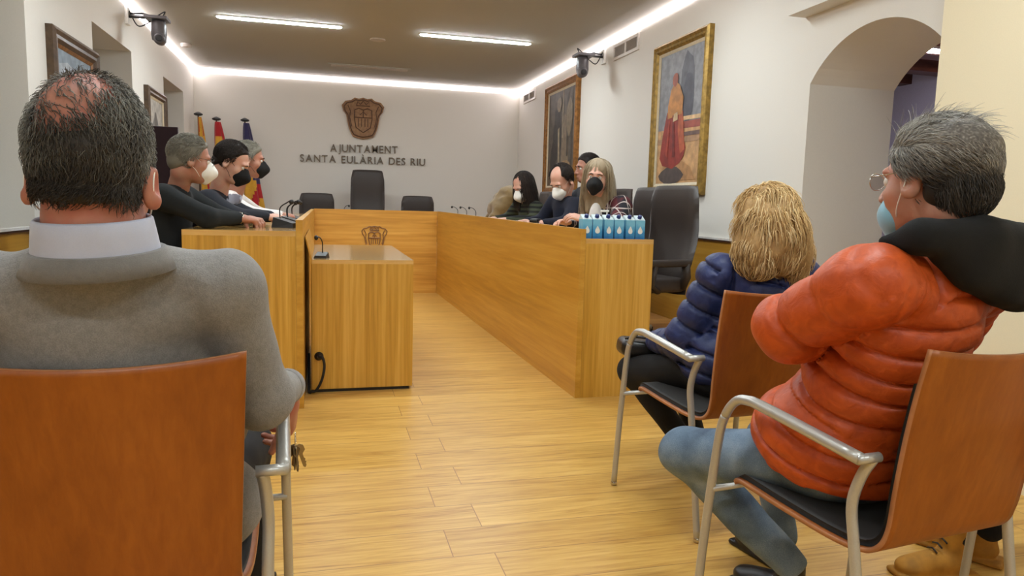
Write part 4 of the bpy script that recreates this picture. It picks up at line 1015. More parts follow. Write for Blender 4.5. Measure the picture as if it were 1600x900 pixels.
SK = ((0, -.012, .036), (.077, .097, .087))
def cap_solid(T, R, s, th=.008, hairline=.055, low=-.04, extra=None, res=.005, disp=None, sk=None, ear=1.0, nape=((0, -.045, -.02), .058)):
    """close-lying mass of hair over the skull, open at the face and ears"""
    sk = sk or SK; S = Solid(.01); S.ell(T(*sk[0]), (np.array(sk[1])+th)*s, R, k=.01); S.ell(T(*nape[0]), np.array((nape[1]+th, nape[1]+th, .06))*s, R, k=.02)
    S.ell(T(0, .12, -.035), np.array((.09, .075, .085))*s, R, k=.01, sub=True)
    S.cut(T(0, hairline, .05), R@np.array((0, .8, -.75)), k=.02); S.cut(T(0, .0, low-.055), R@np.array((0, 0.25, -1)), k=.02)
    for q in (-1, 1): S.ell(T(q*.09, .015-.012*(ear-1)*5, -.03), np.array((.03, .034, .045))*ear*s, R, k=.01, sub=True)
    if extra: extra(S)
    return S.mesh(res, disp)
def faceside(p):   # 1 where hair grows, 0 over the face
    y, z, x = p[:, 1], p[:, 2], np.abs(p[:, 0])
    ok = (y < .055+.35*(z-.10)) & ~((x > .045) & (y > .012) & (z < .02)) & (z > -.05) & ~((y > .0) & (z < .0))
    return ok.astype(float)
# ------------------------------------------------------------------ the people
def person(label, loc, group=None): return thing('person', label, 'person', (loc[0], loc[1], loc[2] if len(loc) > 2 else 0), 0, group)
def wr(seed, amp, freqs=(28, 60), aniso=(1, 1, 1)):
    g = waves(seed, freqs, aniso); return lambda P, U: amp*g(P)
def puff(seed, h=.011, amp=.0026, sp=.068, calm=()):
    g = waves(seed, (34, 75)); g2 = waves(seed+1, (9,))
    def f(P, U):
        u = U + .10*g2(P); q = np.where(np.isnan(u), .5, u); d = np.abs(q-np.round(q))*sp
        w = 1.0
        for c_, rad in calm: w = w*(1-.95*np.exp(-((((P-c_)/rad)**2).sum(1))**2))
        return w*(-h*.55*(np.abs(np.sin(np.pi*q))-.6) + h*.9*np.exp(-(d/.0058)**2)) + amp*g(P)*(.55+1.1*np.exp(-(d/.02)**2))
    return f
def shoe(t, ank, d, mat, s=1.0, name='shoe', res=.006, hi=.10):
    S = Solid(.02); a = np.array(ank, float); d = unit(vec(d[0], d[1], 0)); g = vec(a[0], a[1], 0); lat = vec(-d[1], d[0], 0); R = np.stack([lat, d, vec(0, 0, 1)], 1)
    S.ell(g+d*.05*s+vec(0, 0, .045), (.045*s, .10*s, .042), R); S.ell(g+d*.135*s+vec(0, 0, .035), (.046*s, .060*s, .032), R); S.cone(g+vec(0, 0, .05), a+vec(0, 0, hi-.06), .044*s, .042*s)
    S.box(g+d*.065*s+vec(0, 0, .010), (.046*s, .135*s, .010), R, rad=.008, k=.006); S.cut((0, 0, 0.0), (0, 0, -1), k=.003)
    o = sbuild(name, S.mesh(res), mat, t); return g, d, lat
s0 = 1.08
# ================= man in the grey sweater, foreground left
t = person('man seen from behind in grey sweater and pale blue collar, foreground left', (-.375, 1.58, 0))
s = 1.12; R = hrot(2, 3, 1); H = at(146, 281, 1.33); N = at(157, 352, 1.325); SKA = ((0, -.012, .036*1.24), (.077, .097, .087*1.24))
SL, SR = vec(-.590, 1.36, 1.035), vec(-.180, 1.39, 1.035)
ER, WR, EL, WL = vec(-.126, 1.485, .795), vec(-.090, 1.755, .748), vec(-.655, 1.49, .80), vec(-.615, 1.77, .75)
S = Solid(.02); T = head_solid(S, H, R, s, N-vec(0, 0, .02), nr=.062, jaw=1.0, tall=1.24, nb=.026)
inner_arms(S, N, (SL+SR)/2-vec(0, 0, .04), ((SL, EL, WL), (SR, ER, WR)))
hand_into(S, (-.082, 1.785, .718), (.0, .35, -.93), (.9, -.1, 0), side=-1, s=1.05, curl=.75)
hand_into(S, (-.62, 1.80, .735), (.05, .9, -.3), (0, .2, 1), side=-1, s=1.05, curl=.5)
sbuild('body', S.mesh(.0042), M['skin_a'], t)
mask(t, T, R, s, M['mask_white'])
rng = np.random.RandomState(5)
crown = unit((-.20, -.58, .80))
def baldA(p): d = (p-np.array(SKA[0]))/np.array(SKA[1]); d = d/np.linalg.norm(d, axis=1, keepdims=True); return np.clip((d@crown-.56)/.30, 0, 1)   # 1 on the bare crown
def keepA(p): return faceside(p)*(1-.88*baldA(p))
rt, nn = scalp(rng, 11000, SKA, keepA)
r2, n2 = scalp(rng, 4600, ((0, -.030, -.02), (.066, .068, .064)), lambda p: ((p[:, 1] < -.02) & (p[:, 2] > -.036+.008*np.sin(p[:, 0]*90)) & (p[:, 2] < .035)).astype(float)*np.clip((p[:, 2]+.036)/.03, .08, 1))
swirl = waves(77, (40, 80)); sw = swirl(rt)[:, None]
flow = np.stack([.55*sw[:, 0]+.25, -.5+0*rt[:, 0], -.9+0*rt[:, 0]], 1); flow -= nn*(flow*nn).sum(1, keepdims=True)
dd = flow/np.linalg.norm(flow, axis=1, keepdims=True)+nn*.16+rng.randn(len(rt), 3)*.22
patch = .5+.5*swirl(rt*1.7)
tone = np.clip(.26+.55*patch*(np.abs(rt[:, 0])/.077)+.30*np.clip((rt[:, 2]-.0)/.1, 0, 1)+rng.randn(len(rt))*.13-.12*(rt[:, 2] < 0.02), 0, 1)
h1 = strands(rng, rt, dd, rng.uniform(.014, .028, len(rt)), 6, .00070, T, R, s, (SKA[0], np.array(SKA[1])+.001), curl=.0020, cfreq=.35, grav=.1, tone=tone, wob=.6, hug=.085)
sw2 = swirl(r2)[:, None]; d2 = np.stack([.7*sw2[:, 0], -.1+0*r2[:, 0], -1+0*r2[:, 0]], 1)+n2*.1+rng.randn(len(r2), 3)*.25
h2 = strands(rng, r2, d2, rng.uniform(.010, .020, len(r2)), 5, .00065, T, R, s, ((0, -.030, -.02), (.0665, .0685, .0645)), curl=.002, cfreq=.3, grav=.1, tone=np.clip(.10+.25*(.5+.5*sw2[:, 0])+rng.randn(len(r2))*.12, 0, 1), wob=.6, hug=.09)
cp = cap_solid(T, R, s, .0025, .02, .034, lambda S_: S_.ell(T(*(np.array(SKA[0])+crown*.125)), np.array((.090, .092, .080))*s, R, k=.04, sub=True), .004, lambda P, U: .0016*swirl(P*2), sk=SKA, nape=((0, -.028, -.02), .061))
hair_obj(t, [h1, h2, (cp[0], cp[1], np.full(len(cp[0]), .10))], M['hair_a'])
# shirt collar and sweater
up = unit(H-N+vec(0, -.02, .0)); Rc = hrot(0, -6, -2)
b = MB(); b.lathe(N+vec(-.006, .000, -.040), [(.099, -.03), (.096, .0), (.092, .030), (.089, .050), (.085, .054), (.0835, .05), (.086, .0)], 40, R=np.array(Rc)); b.build('shirt_collar', M['shirt'], t, True, world=True)
S = Solid(.04); P = vec(-.372, 1.610, .50)
torso_solid(S, P, SL, SR, N+vec(0, .0, -.040), hw=.232, dp=.125, belly=.11, sh=.060, chest=1.0)
S.cone(SR, ER, .072, .058, k=.028).cone(ER, WR, .060, .043, k=.03).cone(SL, EL, .074, .063, k=.05).cone(EL, WL, .060, .043, k=.03)
S.cone(N+vec(0, .0, .045), N+vec(0, 0, .12), .088, .086, k=.006, sub=True)
ga, gb = waves(11, (16, 34), (.7, .7, 1.9)), waves(12, (60,))
def foldA(P_, U):
    arm = np.exp(-((P_[:, 0]+.20)/.07)**2)*np.exp(-((P_[:, 2]-.88)/.09)**2)     # creases fanning out from the armpit
    r_ = np.hypot(P_[:, 0]+.16, P_[:, 2]-.90); a_ = np.arctan2(P_[:, 2]-.90, -(P_[:, 0]+.16))
    return .0056*ga(P_)+.0014*gb(P_)+.0032*np.exp(-((r_-.17)/.09)**2)*np.sin(a_*8+2.5*ga(P_*.5))*(P_[:, 1] < 1.42)*(P_[:, 0] < -.17)
sbuild('sweater', S.mesh(.006, foldA), M['sweater'], t)
b = MB(); b.lathe(N+vec(-.004, .002, -.045), [(.119, -.030), (.110, -.008), (.104, .004), (.098, .007), (.092, -.004), (.090, -.03)], 40, R=np.array(Rc)); b.build('neck_ribbing', M['rib'], t, True, world=True)
for q, (a, c) in enumerate(((ER, WR), (EL, WL))): b = MB(); d = unit(c-a); b.tube([c-d*.035, c-d*.03, c+d*.02, c+d*.028], [.042, .045, .044, .039], 20); b.build('cuff', M['rib'], t, True, world=True)
S = Solid(.04)
for q in (-1, 1):
    hp = vec(-.372+q*.10, 1.58, .535); kn = vec(-.372+q*.155, 2.02, .515); an = vec(-.372+q*.16, 2.06, .09); S.cone(hp, kn, .098, .070).cone(kn, an, .066, .050)
S.ell(P+vec(0, 0, .02), (.19, .15, .10)); sbuild('trousers', S.mesh(.010, wr(7, .004)), M['trouser'], t)
for q in (-1, 1): shoe(t, (-.372+q*.16, 2.06, .09), (q*.1, 1), M['black'])
# keys in his hand
k = thing('key_bunch', 'bunch of keys hanging from the hand of the grey sweater man', 'keys', (-.072, 1.845, .585))
b = MB(); a_ = np.linspace(0, 2*math.pi, 25); b.tube([(0, .018*math.cos(x), .018*math.sin(x)) for x in a_], .0014, 6, cap=False); b.build('ring', M['chrome'], k, True)
for j, (ax, ay, tw) in enumerate(((-.5, .1, .2), (-.15, -.2, 1.1), (.15, .25, -.4), (.5, -.1, .7), (.02, 0, 1.9))):
    b = MB(); Rk = np.array(Matrix.Rotation(ax*.6, 3, 'Y') @ Matrix.Rotation(ay, 3, 'X') @ Matrix.Rotation(tw, 3, 'Z'))
    prof = [(-.005, -.016), (-.013, -.022), (-.014, -.036), (-.006, -.043), (-.0045, -.046), (-.0045, -.078), (0, -.083), (.0045, -.078), (.0045, -.072), (.007, -.069), (.0045, -.065), (.007, -.060), (.0045, -.056), (.0045, -.046), (.006, -.043), (.014, -.036), (.013, -.022), (.005, -.016)]
    b.prism(prof, (0, 0, 0), Rk@vec(1, 0, 0), Rk@vec(0, 0, 1), Rk@vec(0, .0022, 0)); b.build('key', M['key'], k)
# ================= man in the orange puffer jacket, foreground right
t = person('man seen from behind in orange puffer jacket and jeans, foreground right', (1.38, 1.52, 0))
s = 1.06; R = hrot(10, 2, 2); H = at(1456, 285, 1.34); N = at(1484, 388, 1.345)
SL, SR = vec(1.150, 1.285, 1.050), vec(1.575, 1.40, 1.045)
EL, WL = at(1232, 512, 1.50), at(1352, 535, 1.66); ER, WR = vec(1.72, 1.60, .88), vec(1.48, 1.74, .87)
S = Solid(.02); T = head_solid(S, H, R, s, N, nr=.056)
inner_arms(S, N, (SL+SR)/2-vec(0, 0, .04), ((SL, EL, WL), (SR, ER, WR)))
hand_into(S, WL+vec(.01, .0, .0), (.9, .25, .05), (-.1, .9, .3), side=-1, s=1.02, curl=.6); hand_into(S, WR+vec(-.01, .0, 0), (-.9, .1, .0), (0, .9, .3), side=1, s=1.02, curl=.6)
sbuild('body', S.mesh(.0042), M['skin_b'], t); eyes_etc(t, T, s, R, brow=False)
mask(t, lambda x, y, z: T(x, y-.012, z-.020), R, s, M['mask_blue'], .90, prot=-.008, strap=False)
b = MB(); b.tube(catmull([T(-.080, .004, .018), T(-.086, .0, -.006), T(-.082, .012, -.035), T(-.066, .030, -.062), T(-.050, .040, -.078)], 5), .0013, 6); b.build('ear_loop', M['mask_white'], t, True, world=True)
# spectacles
b = MB(); 
for q in (-1, 1):
    c = T(q*.033, .112, .004); ring = [c + s*(R@vec(.025*math.cos(a), -.004*abs(math.cos(a)), .019*math.sin(a))) for a in np.linspace(0, 2*math.pi, 21)]; b.tube(ring, .0011, 6, cap=False)
    b.tube([T(q*.058, .106, .010), T(q*.074, .090, .012), T(q*.083, .01, .016), T(q*.083, -.012, .004)], .0013, 6)
b.tube([T(-.008, .113, .008), T(0, .116, .010), T(.008, .113, .008)], .0012, 6); g = b.build('spectacles', M['chrome'], t, True, world=True)
b = MB()
for q in (-1, 1):
    c = T(q*.033, .112, .004); b.add([c + s*(R@vec(.025*math.cos(a), -.004*abs(math.cos(a)), .019*math.sin(a))) for a in np.linspace(0, 2*math.pi, 21)[:-1]], [tuple(range(20))])
b.build('spectacle_lens', M['lens'], g, world=True)
rng = np.random.RandomState(8)
gB = waves(23, (45, 95)); SB = (SK[0], np.array(SK[1])+np.array((.013, .016, .015)))
def exB(S_): S_.ell(T(0, -.040, .060), np.array((.084, .094, .074))*s, R, k=.02); S_.ell(T(0, -.072, -.005), np.array((.062, .05, .066))*s, R, k=.02)
cp = cap_solid(T, R, s, .011, .07, -.03, exB, .0045, lambda P, U: .003*gB(P), ear=1.22)
rt, nn = scalp(rng, 8500, SK, lambda p: faceside(p)*~((np.abs(p[:, 0]) > .05) & (p[:, 1] > -.030) & (p[:, 2] < .022))); rt = rt+nn*.013
sw = gB(rt); sw2 = waves(29, (22,))(rt)
flow = np.stack([.5*sw+.35, -.8+.5*sw2, np.where(rt[:, 2] > .07, .25*sw2, -.75)], 1); flow -= nn*(flow*nn).sum(1, keepdims=True)
dd = flow/np.linalg.norm(flow, axis=1, keepdims=True)+nn*.20+rng.randn(len(rt), 3)*.12
def toneB(p, rng, n): return np.clip(.66-.62*np.clip((.060-p[:, 2])/.075, 0, 1)*np.clip((.035-p[:, 1])/.06, 0, 1)+.10*gB(p)+rng.randn(n)*.12, 0, 1)
h1 = strands(rng, rt, dd, rng.uniform(.030, .052, len(rt)), 9, .00085, T, R, s, SB, curl=.0028, cfreq=.14, grav=.15, tone=toneB(rt, rng, len(rt)), wob=.22, hug=.09)
m = (rt[:, 2] > .090); r3 = rt[m][:260]; n3 = nn[m][:260]; cl = waves(31, (60,))(r3)[:, None]
h3 = strands(rng, r3, n3*.9+np.array([.6, -.5, .1])+cl*np.array([.8, .3, .3])+rng.randn(len(r3), 3)*.15, rng.uniform(.035, .065, len(r3)), 10, .0006, T, R, s, SB, curl=.003, cfreq=.1, grav=.9, tone=rng.uniform(.5, .95, len(r3)), wob=.3)
NB = ((0, -.072, -.005), (.064, .053, .069)); r4, n4 = scalp(rng, 3000, NB, lambda p: ((p[:, 1] < -.03) & (p[:, 2] > -.07) & (p[:, 2] < .03)).astype(float)*np.clip((p[:, 2]+.07)/.02, .15, 1)); r4 = r4+n4*.006; s4 = gB(r4)[:, None]
h4 = strands(rng, r4, np.hstack([.5*s4+.2, -.1+0*s4, -1+0*s4])+n4*.12+rng.randn(len(r4), 3)*.15, rng.uniform(.018, .034, len(r4)), 6, .00085, T, R, s, (NB[0], np.array(NB[1])+.006), curl=.002, cfreq=.15, grav=.1, tone=np.clip(.10+.1*s4[:, 0]+rng.randn(len(r4))*.09, 0, 1), wob=.3, hug=.10)
loc = (cp[0]-T(0, 0, 0))@R/s
hair_obj(t, [h1, h3, h4, (cp[0], cp[1], np.clip(toneB(loc, rng, len(loc))-.2, 0, 1))], M['hair_b'])
# puffer jacket
P = vec(1.375, 1.545, .52)
S = Solid(.03); torso_solid(S, P, SL, SR, N+vec(0, 0, -.03), hw=.185, dp=.135, belly=.06, sh=.075, u=.068)
upb = unit((SL+SR)/2-P)
S.ell((1.330, 1.565, .612), (.218, .200, .155), hrot(10), k=.05, u=(10.0, .068, upb))
S.cone(SL, EL, .083, .081, k=.05, u=(.05, .125)).cone(EL, WL, .080, .062, k=.03, u=(.04, .11))
S.cone(SR, ER, .084, .078, k=.03, u=(.02, .085)).cone(ER, WR, .076, .06, k=.03, u=(.03, .085))
S.cut((1.33, 1.5, .500), (-.05, .05, -1), k=.012)
S.cone(N+vec(0, 0, -.02), N+vec(0, 0, .06), .070, .074, k=.01, sub=True)
sbuild('puffer_jacket', S.mesh(.0052, puff(31, .013, .0036, calm=((SL, .135), (SR, .135)))), M['orange'], t)
# black hood lying over collar and back
S = Solid(.03); g_ = waves(41, (30, 60))
A1, A2, A3, A4, A5 = at(1383, 378, 1.30), at(1440, 372, 1.235), at(1530, 372, 1.225), at(1590, 385, 1.27), at(1480, 378, 1.45)
S.cone(A1, A2, .016, .032).cone(A2, A3, .034, .048).cone(A3, A4, .048, .050).cone(A4, A5, .04, .03).cone(A5, at(1390, 376, 1.38), .03, .018)
S.ell(at(1548, 412, 1.235), (.115, .055, .075), hrot(10), k=.04); S.ell(at(1585, 445, 1.25), (.085, .05, .06), hrot(10), k=.04); S.cone(at(1480, 398, 1.235), at(1560, 452, 1.235), .03, .035)
sbuild('hood', S.mesh(.006, lambda P_, U: .005*g_(P_)), M['hood'], t)
# jeans and shoes
S = Solid(.04); HLp, KL, AL = vec(1.275, 1.52, .550), at(1070, 708, 1.96), at(1236, 886, 1.745)
HRp, KR, AR = vec(1.47, 1.58, .545), vec(1.43, 1.98, .455), vec(1.50, 1.97, .11)
S.cone(HLp, KL, .086, .074).cone(KL, AL, .071, .052).cone(HRp, KR, .086, .066).cone(KR, AR, .062, .05).ell(P+vec(0, .0, -.01), (.16, .14, .075)); dl = unit(AL-KL); l1 = unit(np.cross(dl, (0, 0, 1))); S.box(AL+dl*.065, (.09, .045, .09), np.stack([l1, dl, np.cross(l1, dl)], 1), sub=True, k=.006)
sbuild('jeans', S.mesh(.0075, wr(51, .0045, (22, 48))), M['denim'], t)
b = MB(); kd = unit(np.cross(KL-HLp, AL-KL)); off = vec(-.045, -.050, .020)
b.tube([KL*.75+AL*.25+vec(-.01, -.062, 0), AL*.9+KL*.1+vec(-.005, -.052, 0)], .0012, 5); b.build('seam_stitching', M['stitch'], t, world=True)
shoe(t, (AL[0], AL[1], .09), (-.35, .9), M['black']); shoe(t, (AR[0], AR[1], .09), (-.2, 1), M['black'])
# ================= woman in the blue puffer jacket
t = person('blond curly-haired woman from behind in royal blue puffer jacket', (1.60, 2.5, 0))
s = 1.04; R = hrot(12, 6, 0); H = at(1196, 350, 2.42); N = at(1192, 412, 2.44)
SL, SR = at(1124, 428, 2.46), at(1250, 432, 2.42); EL, WL, ER, WR = at(1066, 536, 2.58), vec(1.44, 2.83, .615), vec(1.85, 2.58, .70), vec(1.68, 2.82, .62)
S = Solid(.02); T = head_solid(S, H, R, s, N, nr=.052); inner_arms(S, N, (SL+SR)/2-vec(0, 0, .04), ((SL, EL, WL), (SR, ER, WR)))
hand_into(S, (1.46, 2.86, .60), (.5, .7, -.1), (0, 0, 1), side=-1, curl=.4); hand_into(S, (1.66, 2.84, .60), (-.4, .8, -.1), (0, 0, 1), side=1, curl=.4)
sbuild('body', S.mesh(.005), M['skin_c'], t)
gC = waves(61, (60, 130), (1.3, 1.3, .6)); S = Solid(.03); big = [((0, -.010, .046), (.100, .112, .100)), ((-.005, -.03, -.030), (.130, .118, .115)), ((-.070, -.03, -.110), (.082, .080, .085)), ((.080, -.03, -.115), (.080, .080, .105)), ((.01, -.055, -.09), (.115, .078, .095)), ((.105, -.03, -.185), (.048, .050, .085))]
for c, r_ in big: S.ell(T(*c), np.array(r_)*s, R, k=.06)
S.ell(T(0, .14, -.05), np.array((.075, .09, .12))*s, R, sub=True, k=.03)
mass = S.mesh(.0065, lambda P_, U: .009*gC(P_))
rng = np.random.RandomState(4); parts = [(mass[0], mass[1], np.clip(.22+rng.randn(len(mass[0]))*.04, 0, 1))]
for (c, r_), n_ in zip(big, (1500, 2000, 700, 900, 700, 420)):
    d = rng.randn(n_, 3); d /= np.linalg.norm(d, axis=1, keepdims=True); rt = d*np.array(r_)*1.05+np.array(c)
    keep = (rt[:, 1] < .055) | (rt[:, 2] > .10); rt, d = rt[keep], d[keep]; q = len(rt)
    cl = waves(95, (38,))(rt); dn = np.stack([.45*cl+.35*d[:, 0], .1*d[:, 1], -1+0*cl], 1); dn -= d*(dn*d).sum(1, keepdims=True)*.9; dn = dn/(np.linalg.norm(dn, axis=1, keepdims=True)+1e-6)+rng.randn(q, 3)*.12+np.array([0, 0, -.3])
    clump = np.clip(.60+.22*waves(96, (60, 110))(rt)+rng.randn(q)*.13, 0, 1)
    parts.append(strands(rng, rt, dn, rng.uniform(.05, .10, q), 16, rng.uniform(.0011, .0021, q), T, R, s, (c, np.array(r_)*1.05), curl=.0095, cfreq=.15, grav=.1, tone=clump, wob=.25, flat=1.3, hug=.10))
hair_obj(t, parts, M['hair_c'])
P = vec(1.600, 2.50, .52)
S = Solid(.03); torso_solid(S, P, SL, SR, N+vec(0, 0, -.02), hw=.155, dp=.115, belly=.04, sh=.072, u=.085); upb = unit((SL+SR)/2-P)
S.ell((1.575, 2.52, .61), (.185, .165, .14), hrot(5), k=.05, u=(10.0, .085, upb))
S.cone(SL, EL, .078, .076, u=(.02, .09)).cone(EL, WL, .074, .052, u=(.03, .09)).cone(SR, ER, .076, .072, u=(.02, .09)).cone(ER, WR, .070, .05, u=(.03, .09))
S.cut((0, 0, .50), (0, 0, -1), k=.02); S.cone(N+vec(0, 0, .0), N+vec(0, 0, .08), .062, .07, k=.01, sub=True)
S.cone(N+vec(-.08, -.01, -.005), N+vec(.08, -.01, -.005), .030, .030, k=.03)
sbuild('puffer_jacket', S.mesh(.0065, puff(71, .015, .003, .085)), M['blue'], t)
S = Solid(.04); HLp, KL, AL = vec(1.50, 2.54, .55), at(990, 580, 2.93), vec(1.60, 2.78, .12)
S.cone(HLp, KL, .088, .070).cone(KL, AL, .064, .046).cone(vec(1.68, 2.54, .55), vec(1.60, 2.98, .50), .088, .068).cone(vec(1.60, 2.98, .50), vec(1.72, 2.92, .1), .062, .045).ell(P, (.17, .15, .09))
sbuild('trousers', S.mesh(.009, wr(73, .003)), M['trouser'], t)
shoe(t, (1.60, 2.78, .09), (.3, .9), M['black']); shoe(t, (1.72, 2.92, .09), (0, 1), M['black'])
S = Solid(.012); t = thing('handbag', 'black leather handbag on the lap of the blond curly woman', 'bag', tuple(at(1010, 548, 2.93)))
c = at(1012, 546, 2.93); Rb = hrot(-12, 0, 4)
S.box(c+vec(0, 0, .008), (.135, .075, .040), Rb, rad=.03); sbuild('bag_body', S.mesh(.006, wr(81, .003, (30,))), M['bag'], t)
b = MB(); b.tube(catmull([c+Rb@vec(-.11, -.02, .045), c+Rb@vec(-.07, -.06, .065), c+Rb@vec(.05, -.07, .060), c+Rb@vec(.12, -.02, .045)], 8), .007, 8, flat=1.6); b.build('strap', M['bag'], t, True, world=True)
# ================= a seated councillor built from its joints
def councillor(label, H, yaw, pitch, P, SL, SR, arms, top, mk, hairfn, skin, s=1.08, roll=0, N=None, hands=True, face=True, sleeve_r=.052, jacket=None, torso=dict(), group='councillors at the desks', res=.009, curl=.7, legs=True, legdir=None, hflip=1):
    t = person(label, (P[0], P[1], .2), group); R = hrot(yaw, pitch, roll); N = (np.array(SL)+np.array(SR))/2+vec(0, 0, .055) if N is None else N
    N = N + .25*(np.array([H[0], H[1], N[2]])-N)
    S = Solid(.02); T = head_solid(S, H, R, s, N, nr=.052); inner_arms(S, N, (np.array(SL)+np.array(SR))/2-vec(0, 0, .04), [(Sx, q[0], q[1]) for Sx, q in zip((SL, SR), arms)])
    for (E_, W_, d, up, side) in arms: hand_into(S, np.array(W_)+unit(d)*.018, d, up, side, s*1.0, curl=curl)
    sbuild('body', S.mesh(.0048), M[skin], t)
    if face: eyes_etc(t, T, s, R)
    if mk: mask(t, T, R, s, M[mk], res=.005)
    hairfn(t, T, R, s)
    S = Solid(.035); torso_solid(S, P, SL, SR, N+vec(0, 0, -.02), **torso)
    for (E_, W_, d, up, side), Sx in zip(arms, (SL, SR)): S.cone(Sx, E_, sleeve_r+.012, sleeve_r+.002, k=.04).cone(E_, W_, sleeve_r, .038, k=.025)
    S.cone(N+vec(0, 0, -.01), N+vec(0, 0, .07), .058, .066, k=.01, sub=True)
    sbuild(top[1], S.mesh(res, wr(int(abs(P[1]*10)), .004, (26, 50))), M[top[0]], t)
    f = unit(np.cross(vec(0, 0, 1), np.array(SR)-np.array(SL))); r_ = unit(np.array(SR)-np.array(SL)); r_[2] = 0
    S = Solid(.04); P_ = np.array(P, float)
    for q in (-1, 1):
        k_ = P_+f*.40+r_*q*.11+vec(0, 0, .0); a_ = vec(k_[0], k_[1], .30)+f*.02; S.cone(P_+r_*q*.09+vec(0, 0, .02), k_, .088, .068).cone(k_, a_, .062, .046)
    S.ell(P_, (.15, .15, .10)); sbuild('trousers', S.mesh(.013), M['trouser'], t)
    return t, T, R
def short_hair(mat, n=2200, tone0=.5, L=(.02, .04), th=.009, hairline=.06, bald=None, seed=1, low=-.04):
    def f(t, T, R, s):
        rng = np.random.RandomState(seed); g = waves(seed+7, (60, 120)); ex = None
        if bald is not None: ex = lambda S_: S_.ell(T(*bald[0]), np.array(bald[1])*s, R, k=.02, sub=True)
        cp = cap_solid(T, R, s, th, hairline, low, ex, .006, lambda P, U: .003*g(P))
        kp = faceside if bald is None else (lambda p: faceside(p)*((((p-np.array(bald[0]))/np.array(bald[1]))**2).sum(1) > 1))
        rt, nn = scalp(rng, n, SK, kp); rt = rt+nn*th*.8
        dd = nn*.4+np.stack([.15+0*rt[:, 0], -.6+0*rt[:, 0], np.where(rt[:, 2] > .06, 0, -.8)], 1)+rng.randn(n, 3)*.25
        h = strands(rng, rt, dd, rng.uniform(*L, n), 4, .0013, T, R, s, (SK[0], np.array(SK[1])+th), curl=.002, hug=.06, grav=.3, tone=np.clip(tone0+rng.randn(n)*.2, 0, 1), wob=.5)
        hair_obj(t, [h, (cp[0], cp[1], np.full(len(cp[0]), tone0*.7))], M[mat])
    return f
def long_hair(mat, seed=2, tone0=.5, drop=.26, vol=0.0, n=1500, wave=.005, fringe=0):
    def f(t, T, R, s):
        rng = np.random.RandomState(seed); g = waves(seed+7, (40, 90), (1.5, 1.5, .4)); S = Solid(.03)
        S.ell(T(0, -.020, .040), np.array((.086+vol, .098+vol, .090+vol))*s, R)
        dn = R.T@vec(0, 0, -1)   # hair falls straight down whatever the nod
        for q in (-1, 1):
            a = vec(q*.070, -.035, .02); S.cone(T(*a), T(*(a+dn*drop*.55)), .024*s, (.028+vol)*s); S.cone(T(*(a+dn*drop*.5)), T(*(a+dn*drop+vec(-q*.006, 0, 0))), (.028+vol)*s, .018*s)
        a = vec(0, -.070, -.0); S.cone(T(*a), T(*(a+dn*drop*.8)), .058*s, .050*s)
        S.ell(T(0, .115, -.045), np.array((.060, .106, .100))*s, R, sub=True, k=.015)
        m = S.mesh(.007, lambda P, U: .004*g(P)); parts = [(m[0], m[1], np.full(len(m[0]), tone0*.7))]
        rt = rng.randn(n*2, 3); rt /= np.linalg.norm(rt, axis=1, keepdims=True); nn = rt.copy(); rt = rt*np.array((.087+vol, .099+vol, .091+vol))+np.array((0, -.020, .04))
        k_ = (rt[:, 1] < .030+.55*(rt[:, 2]-.085)) & (rt[:, 2] > .0); rt, nn = rt[k_], nn[k_]; q = len(rt)
        sg = np.sign(rt[:, 0]+.012)
        dd = np.stack([sg*.16, -.35-0*rt[:, 0], 0*rt[:, 0]], 1)+dn*1.1+rng.randn(q, 3)*.05
        parts.append(strands(rng, rt, dd, rng.uniform(.65, 1.1, q)*drop*1.15, 14, .0016, T, R, s, ((0, -.022, .02), (.087+vol, .098+vol, .11)), curl=wave, cfreq=.12, grav=1.3, tone=np.clip(tone0+.15*g(rt)+rng.randn(q)*.14, 0, 1), wob=.15, flat=1.6))
        hair_obj(t, parts, M[mat])
    return f
DZ = DT+.015
# left desk, nearest first
H = at(298, 250, 4.50); tD, T, R = councillor('grey-haired man in black knit and white mask at left desk', H, -72, 8, (-1.00, 4.56, .70), vec(-.83, 4.77, 1.195), vec(-.86, 4.34, 1.195),
    [(vec(-.62, 4.82, DZ+.055), vec(-.46, 4.63, DZ+.05), (.65, -.7, -.05), (-.3, .2, .9), -1), (vec(-.635, 4.31, DZ+.062), vec(-.49, 4.47, DZ+.06), (.75, .6, -.1), (-.35, -.5, .8), 1)],
    ('black_knit', 'jumper'), 'mask_white', short_hair('hair_d', 2600, .55, (.022, .045), .012, .045, seed=3), 'skin_b', torso=dict(hw=.17, dp=.13, belly=.06, sh=.062), sleeve_r=.058)
b = MB(); 
for q in (-1, 1): c = T(q*.033, .110, .004); b.tube([c+1.08*(R@vec(.024*math.cos(a), -.004*abs(math.cos(a)), .017*math.sin(a))) for a in np.linspace(0, 2*math.pi, 17)], .0011, 5, cap=False); b.tube([T(q*.057, .104, .010), T(q*.080, .05, .012), T(q*.084, -.01, .010)], .0013, 5)
b.build('spectacles', M['black'], tD, True, world=True)
b = MB(); c = vec(-.475, 4.485, DZ+.06); b.tube([c+.031*(math.cos(a)*vec(-.6, .75, 0)+math.sin(a)*vec(0, 0, 1)) for a in np.linspace(0, 2*math.pi, 17)], .004, 6, cap=False); b.build('wrist_watch', M['chrome'], tD, True, world=True)
